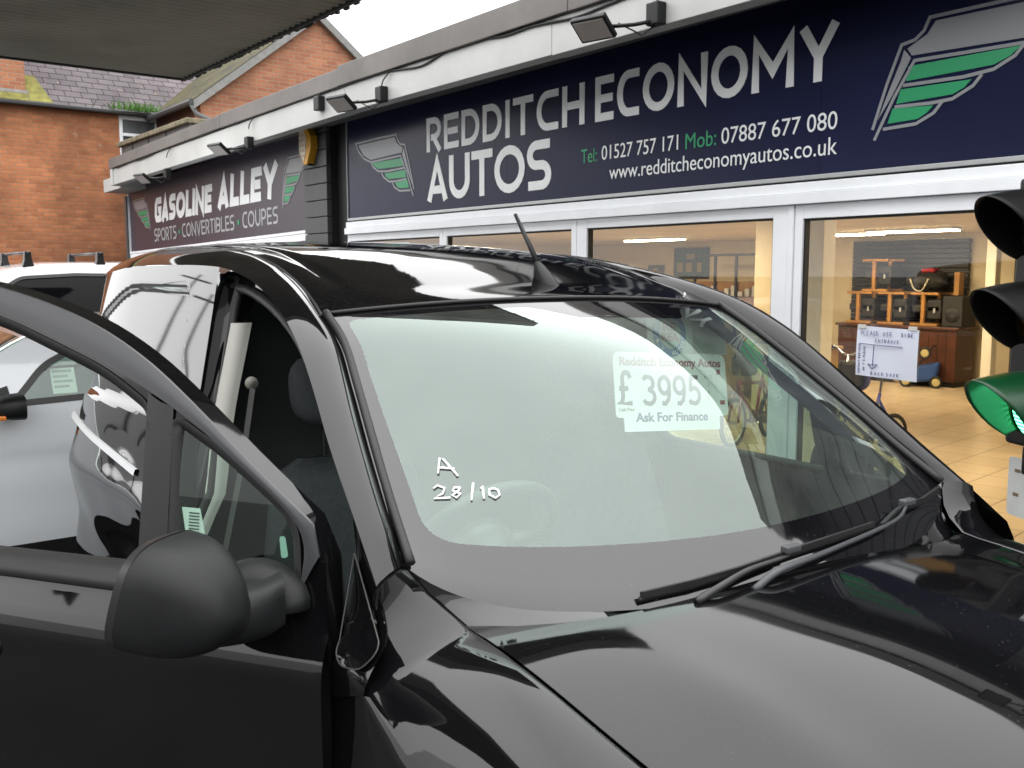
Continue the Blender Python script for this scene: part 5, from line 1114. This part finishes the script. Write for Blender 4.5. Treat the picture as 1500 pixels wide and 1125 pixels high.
for x in (-12.85, -10.15, -7.30, -4.10):
    tag(MB().tube(cr_spline([Vector((x, 4.262, 3.055 + tilt(x) + .22)), Vector((x + .02, 4.27, 3.33 + tilt(x))), Vector((x + .10, 4.283, 3.385 + tilt(x)))], 6), .006, 6).build('cable_drop', M_rubber, None, smooth=True),
        {-12.85: 'short cable drop to the furthest floodlight', -10.15: 'short cable drop to the floodlight at the right end of the plum-grey sign', -7.30: 'short cable drop to the floodlight over the left wing emblem', -4.10: 'short cable drop to the floodlight over the middle of the navy sign'}[x], 'cable')
al = thing('alarm_box', 'yellow and cream burglar alarm box on the grey boarded pier', 'alarm', (-9.62, 4.745, 3.05))
M_yel = mat('alarm_yellow', (.72, .36, .02), .4)
HX = [(-.13, .19), (.06, .19), (.145, .10), (.145, -.02), (.05, -.19), (-.03, -.19), (-.13, -.05)]
MB().prism(HX, (0, 0, 0), (1, 0, 0), (0, 0, 1), 0, .085).build('case', M_yel, al, bevel=.006)
MB().prism([(-.122, .175), (.0, .175), (.045, .08), (.03, -.06), (-.02, -.16), (-.122, -.045)], (0, -.0852, 0), (1, 0, 0), (0, 0, 1), 0, .004).build('cover', mat('alarm_cream', (.72, .66, .52), .4), al)
b = MB()
for i in range(5):
    z = .12 - .055 * i; b.ribbon([(-.11, z), (-.085, z + .012), (-.06, z - .008), (-.035, z + .012), (-.015, z - .006), (.005, z + .008)], .008, (0, -.0893, 0), (1, 0, 0), (0, 0, 1), 0, .0008 + .0002 * i)
b.build('faded_print', mat('faded_red', (.62, .34, .24), .6), al)
MB().prism([(.0, -.20), (.06, -.20), (.05, -.165), (.0, -.165)], (0, -.01, 0), (1, 0, 0), (0, 0, 1), 0, .06).build('strobe', M_blackp, al)
# handwritten notice taped to the glass
nt_ = thing('paper_notice', 'white handwritten notice taped to the wide showroom pane', 'notice', (-2.855, 4.811, 1.135))
rows = [[(-.182 + .364 * i / 8, -.004 * math.sin(i * .8 + j * .6) - .003, .277 * j / 6) for i in range(9)] for j in range(7)]
MB().grid([[(p[0] + .004 * (6 - 0) * 0, p[1], p[2] - .012 * (p[0] + .182) / .364) for p in r] for r in rows]).build('sheet', mat('notice_paper', (.74, .77, .88), .7), nt_, smooth=True)
M_pen = mat('blue_pen', (.06, .07, .22), .6)
O_ = (0, -.009, 0)
HW = {'P': [[(0, 0), (0, 1), (.6, .9), (.5, .5), (0, .45)]], 'L': [[(0, 1), (0, 0), (.6, 0)]], 'E': [[(.6, 1), (0, 1), (0, 0), (.6, 0)], [(0, .5), (.5, .5)]], 'A': [[(0, 0), (.35, 1), (.7, 0)], [(.12, .4), (.6, .4)]], 'S': [[(.6, .9), (.2, 1), (.1, .6), (.6, .4), (.5, 0), (0, .1)]],
      'U': [[(0, 1), (.1, 0), (.5, 0), (.6, 1)]], 'I': [[(.2, 1), (.2, 0)]], 'D': [[(0, 0), (0, 1), (.5, .8), (.6, .3), (0, 0)]], 'N': [[(0, 0), (0, 1), (.6, 0), (.6, 1)]], 'T': [[(0, 1), (.7, 1)], [(.35, 1), (.35, 0)]], 'R': [[(0, 0), (0, 1), (.6, .85), (0, .5), (.6, 0)]], 'C': [[(.6, .9), (.1, .8), (.1, .2), (.6, .1)]],
      'B': [[(0, 0), (0, 1), (.5, .8), (0, .5), (.6, .3), (0, 0)]], 'K': [[(0, 0), (0, 1)], [(.6, 1), (0, .5), (.6, 0)]], 'O': [[(.3, 1), (0, .5), (.3, 0), (.6, .5), (.3, 1)]], 'Y': [[(0, 1), (.3, .5), (.6, 1)], [(.3, .5), (.3, 0)]], 'F': [[(.6, 1), (0, 1), (0, 0)], [(0, .5), (.5, .5)]]}
random.seed(11)
pen_i = [0]
def handwrite(b, tx, u, v, h, adv, rot=0, wd=.0022):
    c, s_ = math.cos(R(rot)), math.sin(R(rot)); x = 0
    for ch in tx:
        for st in HW.get(ch, []):
            P = [((x + p[0] * h * .8 + random.uniform(-1, 1) * h * .05), p[1] * h + random.uniform(-1, 1) * h * .06) for p in st]; pen_i[0] += 1
            b.ribbon([(u + c * p[0] - s_ * p[1], v + s_ * p[0] + c * p[1]) for p in P], wd, O_, (1, 0, 0), (0, 0, 1), 0, .0006 + .0002 * (pen_i[0] % 9))
        x += adv
b = MB(); handwrite(b, 'PLEASE', -.155, .226, .022, .019); handwrite(b, 'USE', -.02, .226, .020, .020); handwrite(b, 'SIDE', .085, .226, .020, .020); handwrite(b, 'ENTRANCE', -.065, .188, .017, .0185)
b.ribbon([(-.160, .178), (-.02, .172), (.095, .170)], .0028, O_, (1, 0, 0), (0, 0, 1), 0, .0031); b.ribbon([(-.072, .172), (-.076, .055)], .0028, O_, (1, 0, 0), (0, 0, 1), 0, .0033)
b.ribbon([(-.105, .066), (-.048, .066), (-.078, .040), (-.105, .066)], .0028, O_, (1, 0, 0), (0, 0, 1), 0, .0035); handwrite(b, 'BACK', -.085, .006, .020, .022); handwrite(b, 'DOOR', .010, .006, .018, .020)
handwrite(b, 'CONTACT BUSINESS', -.155, .012, .011, .0105, 90, .0022); handwrite(b, 'ON THE PLEASE', -.125, .030, .011, .0105, 90, .0022)
b.build('handwriting', M_pen, nt_)
b = MB()
for x in (-.15, .15): b.box(x - .025, x + .025, -.0098, -.0092, .262, .284)
b.build('tape', mat('tape_clear', (.62, .62, .58), .3), nt_)
# ------------------------------------------------------------------ traffic signal standing at the shop front
ts = thing('traffic_signal', 'black traffic signal head with lit green lamp standing before the showroom window', 'traffic light', (-1.865, 4.34, 0), math.atan2(-.891, -.454))
M_sig = mat('signal_black', (.006, .006, .007), .45)
MB().box(-.19, -.005, -.19, .19, .93, 2.12).build('housing', M_sig, ts, bevel=.02)
MB().box(-.20, -.191, -.27, .27, .90, 2.16).build('backing_board', M_sig, ts)
def lens_mat(nm, c, es):
    m = mat(nm, c, .15)
    if es:
        t = m.node_tree; g = t.nodes.new('ShaderNodeTexCoord'); w = N_(t, 'ShaderNodeTexWave', Scale=19.0, wave_type='BANDS', bands_direction='Z'); t.links.new(g.outputs['Object'], w.inputs['Vector'])
        r = N_(t, 'ShaderNodeMapRange'); r.inputs[1].default_value = .25; r.inputs[2].default_value = .75; r.inputs[3].default_value = es * .12; r.inputs[4].default_value = es; t.links.new(w.outputs['Fac'], r.inputs[0])
        b_ = t.nodes['Principled BSDF']; b_.inputs['Emission Color'].default_value = (.12, 1.0, .42, 1); t.links.new(r.outputs[0], b_.inputs['Emission Strength'])
    return m
M_visor = mat('visor_black', (.004, .0045, .004), .5, spec=.25)
M_visg = mat('visor_painted_glow', (.003, .045, .014), .3)  # black visor with the lamp's green glow put into its base colour
for z, c, es in ((1.905, (.05, .004, .004), 0), (1.515, (.05, .022, .003), 0), (1.125, (.01, .25, .09), 1.1)):
    ln = MB().lathe([(.0, .035), (.08, .028), (.135, .004), (.145, -.004)], (0, 0, z), (1, 0, 0), 32).build('lens', lens_mat('lens_glass', c, es), ts, smooth=True)
    rows = []
    for i in range(13):                                   # tunnel visor, long on top and cut back towards the bottom
        t = i / 12; row = []
        for k in range(33):
            a = R(-52 + 284 * k / 32); up = (math.sin(a) + .8) / 1.8; ln_ = .06 + .25 * max(0, up) ** .8; x = ln_ * t; r = .160 - .012 * t
            row.append((x - .004, r * math.cos(a), z + r * math.sin(a) - .03 * t * t))
        rows.append(row)
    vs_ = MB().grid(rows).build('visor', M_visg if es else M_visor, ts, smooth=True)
    so_ = vs_.modifiers.new('thick', 'SOLIDIFY'); so_.thickness = .004
MB().box(-.16, -.03, -.10, .10, .80, .93).build('terminal_box', M_sig, ts, bevel=.01)
MB().tube([(-.10, 0, 0), (-.10, 0, .80)], .045, 16).build('pole', M_sig, ts, smooth=True)
MB().lathe([(.0, .07), (.10, .06), (.24, .02), (.25, 0)], (-.10, 0, 0), (0, 0, 1), 28).build('base', M_sig, ts, auto=40)
pl = MB(); PW = rounded([(-.18, .60), (-.18, .87), (.18, .87), (.18, .60)], .025, 4)
pl.prism(PW, (-.04, 0, 0), (0, 1, 0), (0, 0, 1), 0, .006); o = pl.build('bracket_plate', mat('plate_white', (.66, .67, .66), .4, noise=.1), ts)
M_slot = mat('slot_brown', (.20, .15, .09), .6)
for y, z in ((-.12, .81), (.03, .81), (-.125, .70), (.02, .70), (.12, .81)): MB().box(-.0339, -.033, y - .018, y + .018, z - .008, z + .008).build('slot_hole', M_slot, o)
# ------------------------------------------------------------------ things inside the showroom
def bike(label, loc, rz, r=.20, frame=(.35, .01, .03), tyre=(.015, .015, .014), rimc=(.5, .5, .48), wb=.78, hb=.78, bag=None, basket=None, group=None):
    t = thing('bicycle', label, 'bicycle', loc, rz, group); Mf = mat('bike_frame', frame, .25, coat=.5); Mt = mat('bike_tyre', tyre, .8); Mc = mat('bike_chrome', (.45, .45, .44), .25, metal=.9); Mr = mat('bike_rim', rimc, .4, metal=.4)
    for x in (0, -wb):
        w = MB().torus((x, 0, r), (0, 1, 0), r - .022, .022, 36, 8).build('wheel', Mt, t, smooth=True)
        MB().torus((x, 0, r), (0, 1, 0), r - .048, .010, 36, 6).build('rim', Mr, w, smooth=True)
        b = MB()
        for k in range(16): a = k * math.pi / 8; b.tube([(x, .02 * (-1) ** k, r), (x + (r - .045) * math.cos(a), 0, r + (r - .045) * math.sin(a))], .0016, 4)
        b.tube([(x, -.035, r), (x, .035, r)], .018, 10); b.build('spokes', Mc, w)
    H0 = (-.10, 0, r * 2 + .16); H1 = (-.08, 0, r * 2 + .05); BB = (-wb * .58, 0, r * .95); ST = (-wb * .74, 0, r * 2 + .20)
    b = MB().tube([H0, H1], .022, 10).tube([H1, BB], .019, 10).tube([(-.095, 0, r * 2 + .13), (ST[0] + .02, 0, ST[2] - .10)], .017, 10).tube([BB, ST], .016, 10)
    for s in (-1, 1): b.tube([BB, (-wb, s * .05, r)], .010, 8).tube([(ST[0], 0, ST[2] - .06), (-wb, s * .05, r)], .009, 8)
    b.build('frame', Mf, t, smooth=True)
    b = MB()
    for s in (-1, 1): b.tube([(-.085, s * .035, r * 2 + .04), (-.03, s * .052, r * 1.4), (0, s * .052, r)], .012, 8)
    b.tube([(-.085, -.045, r * 2 + .045), (-.085, .045, r * 2 + .045)], .014, 8); b.build('fork', Mf, t, smooth=True)
    b = MB().tube([H0, (-.13, 0, hb)], .013, 8).tube(cr_spline([Vector((-.20, -.26, hb + .05)), Vector((-.15, -.16, hb + .06)), Vector((-.13, -.05, hb)), Vector((-.13, .05, hb)), Vector((-.15, .16, hb + .06)), Vector((-.20, .26, hb + .05))], 5), .011, 8); hbr = b.build('handlebar', Mc, t, smooth=True)
    for s in (-1, 1):
        MB().tube([(-.165, s * .19, hb + .057), (-.205, s * .275, hb + .05)], .017, 8).build('grip', Mt, hbr, smooth=True); MB().tube([(-.14, s * .13, hb + .05), (-.05, s * .16, hb + .02)], .006, 6).tube(cr_spline([Vector((-.14, s * .12, hb + .05)), Vector((.05, s * .10, hb + .04)), Vector((.02, s * .03, r * 2 + .2)), Vector((-.06, s * .03, r * 2 + .06))], 5), .003, 5).build('brake_lever', Mt, hbr)
    b = MB().tube([ST, (ST[0] - .02, 0, ST[2] + .14)], .012, 8); b.build('seat_post', Mc, t)
    MB().grid([[(ST[0] - .02 + .10 - .25 * i / 6, w_ * (.03 + .055 * (i / 6) ** 1.3), ST[2] + .15 + .02 * math.cos(w_ * 1.5) - (.02 if abs(w_) > .9 else 0)) for w_ in (-1, -.6, 0, .6, 1)] for i in range(7)]).build('saddle', Mt, t, smooth=True)
    b = MB().torus(BB, (0, 1, 0), .07, .006, 24, 6); c = b.build('crank', Mc, t)
    for s in (-1, 1): MB().tube([BB, (BB[0] + s * .10, s * .06, BB[2] + s * .04)], .009, 6).build('crank_arm', Mc, c); MB().box(BB[0] + s * .10 - .045, BB[0] + s * .10 + .045, s * .10 - .04, s * .10 + .04, BB[2] + s * .04 - .012, BB[2] + s * .04 + .012).build('pedal', Mt, c, bevel=.004)
    if bag: MB().box(-.30, -.10, -.10, .10, hb - .28, hb - .06).build('bag', bag, t, bevel=.03)
    return t
bike('small red bicycle standing face on behind the white window pillar', (-4.98, 6.78, .004), R(-84), .205, (.62, .03, .08), hb=.86)
bike('folding bicycle with blue frame, green cables and black bag', (-4.88, 7.45, .004), R(-97), .20, (.03, .035, .16), rimc=(.7, .7, .68), hb=.98, bag=mat('bag_black', (.02, .02, .018), .8))
bike('black bicycle with long bag half hidden by the price card', (-5.95, 7.35, .004), R(-80), .25, (.22, .02, .02), hb=.98, bag=mat('bag_brown', (.06, .05, .035), .8))
uf = tag(MB().tube(cr_spline([Vector((-5.10, 7.55, 1.02)), Vector((-5.08, 7.6, .86)), Vector((-5.02, 7.65, .72)), Vector((-4.88, 7.7, .66)), Vector((-4.74, 7.68, .72)), Vector((-4.70, 7.62, .88)), Vector((-4.70, 7.58, 1.04))], 6), .026, 10).build('support_hoop', mat('hoop_blue', (.025, .03, .15), .35), None, smooth=True), 'dark blue tubular hoop around the folding bicycle', 'cycle frame')
# counter with stacked armchairs
ct = thing('counter', 'long dark red wooden counter in front of the black roller shutter', 'counter', (-8.15, 14.1, .004))
M_mah = mat('mahogany', (.065, .020, .010), .4, noise=.3, nscale=5)
MB().box(-.93, 1.05, -.28, .28, .08, .86).build('carcass', M_mah, ct, bevel=.006); MB().box(-.97, 1.09, -.32, .32, .861, .90).build('top', M_mah, ct, bevel=.008); MB().box(-.90, 1.02, -.25, .25, 0, .079).build('plinth', M_dark, ct)
b = MB()
for i in range(14): b.box(-.92 + .14 * i, -.915 + .14 * i, -.284, -.2805, .10, .85)
b.build('board_lines', M_dark, ct)
M_beech = mat('beech_wood', (.34, .165, .045), .4, noise=.15, nscale=6); M_chb = mat('chair_black', (.018, .018, .018), .7)
def armchair(x, z, label):
    t = thing('armchair', label, 'armchair', (x, 14.1, z), 0, 'armchairs stacked on the counter')
    for y in (-.26, .20):
        f = MB().box(-.24, .20, y, y + .055, 0, .04).box(-.24, .20, y, y + .055, .47, .51).box(-.07, -.015, y + .002, y + .053, .04, .47).build('side_frame', M_beech, t, bevel=.006)
    MB().box(-.02, .21, -.19, .19, .10, .40).build('back_cushion', M_chb, t, bevel=.03); MB().box(-.24, .22, -.19, .19, .20, .32).build('seat_cushion', M_chb, t, bevel=.03); MB().box(.10, .13, -.205, -.2, .2, .27).build('handle_ring', M_alu, t)
    return t
armchair(-8.72, .905, 'black and beech armchair standing leftmost on the counter'); armchair(-8.17, .905, 'black and beech armchair standing second along the counter'); armchair(-7.62, .905, 'black and beech armchair standing nearest the bags on the counter'); armchair(-8.46, 1.417, 'black and beech armchair stacked on top of the others')
bg_ = MB(); rows = []
for i in range(9):
    t = i / 8; k = math.sin(math.pi * (.06 + .90 * t)) ** .6; rows.append([(.32 * k * math.cos(a) * (1 + .15 * math.sin(3 * a + i)), .16 * k * math.sin(a), .02 + .30 * t + .03 * math.sin(5 * a + 2 * i)) for a in [2 * math.pi * j / 20 for j in range(20)]])
bg_.grid(rows, close=True); bag = thing('holdall', 'slumped black holdall with straps lying across the armchairs', 'bag', (-7.72, 14.08, 1.42)); bg_.build('body', M_chb, bag, smooth=True)
MB().tube(cr_spline([Vector((-.2, -.17, .2)), Vector((-.12, -.19, .05)), Vector((.0, -.18, .02)), Vector((.1, -.18, .2))], 5), .012, 6).build('strap', mat('strap_pale', (.5, .45, .32), .7), bag, smooth=True); MB().box(-.08, .14, -.10, .10, .29, .36).build('red_top', mat('red_cloth', (.3, .02, .03), .8), bag, bevel=.03)
sp = thing('loudspeaker', 'black loudspeaker box at the right end of the counter', 'speaker', (-7.24, 14.1, .905)); MB().box(-.14, .17, -.2, .2, 0, .46).build('cabinet', M_chb, sp, bevel=.015); MB().lathe([(.11, 0), (.105, .006), (.03, -.0), (.0, .004)], (.015, -.2015, .17), (0, -1, 0), 24).build('cone', M_dark, sp, smooth=True)
tag(MB().box(-7.30, -7.22, 14.05, 14.2, 1.37, 1.72).build('timber_offcut', M_beech, None, bevel=.006), 'upright orange timber offcut on top of the loudspeaker', 'timber')
# clutter by the white post
pc = thing('pushchair', 'folded blue pushchair with small wheels beside the white post', 'pushchair', (-7.55, 13.75, .004), R(20)); M_blu = mat('blue_fabric', (.02, .07, .25), .7)
MB().add([(-.25, -.2, .05), (.2, -.2, .10), (.25, -.2, .38), (-.1, -.2, .30), (-.25, .2, .05), (.2, .2, .10), (.25, .2, .38), (-.1, .2, .30)], [(0, 1, 2, 3), (7, 6, 5, 4), (0, 4, 5, 1), (1, 5, 6, 2), (2, 6, 7, 3), (3, 7, 4, 0)]).build('seat', M_blu, pc, bevel=.04)
MB().tube([(-.2, -.22, .08), (.15, -.22, .62), (.15, .22, .62), (-.2, .22, .08)], .014, 8).build('push_frame', M_trim, pc)
for x, z in ((-.2, .09), (.22, .09), (.05, .52)): w = MB().torus((x, -.25, z), (0, 1, 0), .075, .018, 20, 8).build('wheel', M_rubber, pc, smooth=True); MB().lathe([(.0, .012), (.055, .01), (.06, 0)], (x, -.25, z), (0, -1, 0), 14).build('hub', mat('hub_yellow', (.5, .42, .2), .5), w)
sk = MB(); rows = []
for i in range(8):
    t = i / 7; k = math.sin(math.pi * (.12 + .76 * t)) ** .5; rows.append([(.20 * k * math.cos(a) * (1 + .1 * math.sin(2 * a + i)), .17 * k * math.sin(a), .45 * t) for a in [2 * math.pi * j / 18 for j in range(18)]])
sk.grid(rows, close=True); sk.f += [tuple(range(17, -1, -1)), tuple(126 + j for j in range(18))]; sk.v = [(v[0] - 7.95, v[1] + 13.9, v[2] + .004) for v in sk.v]; tag(sk.build('sack', mat('sack_cream', (.42, .36, .25), .9, noise=.2), None, smooth=True), 'cream sack slumped on the floor between counter and blue pushchair', 'sack')
tag(MB().lathe([(.09, 0), (.11, .12), (.10, .2), (.0, .2)], (-8.0, 13.6, .46), (0, 0, 1), 16).build('red_bucket', mat('bucket_red', (.35, .02, .03), .5), None, smooth=True), 'small red bucket on top of the cream sack', 'bucket')
# office chair, desk, display cabinet, pictures
oc = thing('office_chair', 'black office chair half hidden behind the cream column', 'chair', (-9.75, 13.7, .004), R(200))
MB().grid([[(-.22 + .03 * math.sin(z * 3), y, .55 + z) for y in (-.2, -.1, 0, .1, .2)] for z in (0, .2, .4, .55)]).build('backrest', M_chb, oc, smooth=True); MB().box(-.22, .24, -.23, .23, .44, .52).build('seat', M_chb, oc, bevel=.03); b = MB().tube([(0, 0, .08), (0, 0, .44)], .025, 8)
for k in range(5): b.tube([(0, 0, .09), (.28 * math.cos(k * 1.257), .28 * math.sin(k * 1.257), .05)], .018, 6)
b.build('pedestal', M_trim, oc)
dk_ = thing('desk', 'pale beech desk with dark panel standing near the display cabinet', 'desk', (-8.1, 10.9, .004), R(0)); MB().box(-.8, .8, -.35, .35, .70, .74).build('top', mat('desk_beech', (.50, .34, .14), .4), dk_, bevel=.006); MB().box(-.75, -.30, -.32, .32, .05, .699).box(.30, .75, -.32, .32, .05, .699).build('drawer_units', mat('drawer_beech', (.42, .27, .09), .45), dk_, bevel=.006); MB().box(-.29, .29, .25, .28, .2, .69).build('modesty_panel', M_dark, dk_)
cb = thing('display_cabinet', 'black framed display cabinet with wooden shelves against the back wall', 'cabinet', (-11.1, 13.6, .004))
b = MB()
for x in (-.72, -.25, .22, .72): b.box(x - .02, x + .02, -.2, -.16, 0, 2.0)
for z in (0, 2.0): b.box(-.74, .74, -.205, -.155, z, z + .04)
b.build('black_frame', M_dark, cb); MB().box(-.70, .70, -.14, .2, .9, 1.55).build('wooden_shelf_unit', mat('shelf_wood', (.20, .10, .035), .5, noise=.2), cb, bevel=.004); MB().box(-.70, .70, -.15, .2, .05, .85).build('cupboard', mat('cupboard_pale', (.45, .36, .2), .5), cb, bevel=.004)
b = MB()
for i in range(9): x = -.62 + .15 * i; b.box(x, x + .09, -.20, -.145, 1.30, 1.38 + .05 * (i % 3))
b.build('display_items', M_letterg, cb)
def picture(x, z, w, h, label, c):
    t = thing('framed_picture', label, 'picture', (x, 14.6, z)); MB().box(-w / 2, w / 2, -.03, 0, -h / 2, h / 2).build('frame', mat('frame_dark', (.05, .045, .02), .4), t, bevel=.006); MB().box(-w / 2 + .05, w / 2 - .05, -.034, -.0305, -h / 2 + .05, h / 2 - .05).build('mount', mat('mount', c, .5, noise=.5, nscale=9), t)
    b = MB()
    for i in range(3): b.box(-w / 2 + .10 + .26 * w * i, -w / 2 + .10 + .26 * w * i + .17 * w, -.038, -.0345, -h * .28, h * .02)
    b.box(-w * .12, w * .12, -.038, -.0345, h * .12, h * .3); b.build('photos', mat('photos_gold', (.32, .26, .08), .4), t)
picture(-12.95, 1.90, .92, .62, 'large framed green and gold picture high on the back wall', (.02, .07, .03)); picture(-13.9, 1.72, .45, .3, 'small dark framed picture left of the green and gold one', (.06, .05, .03))
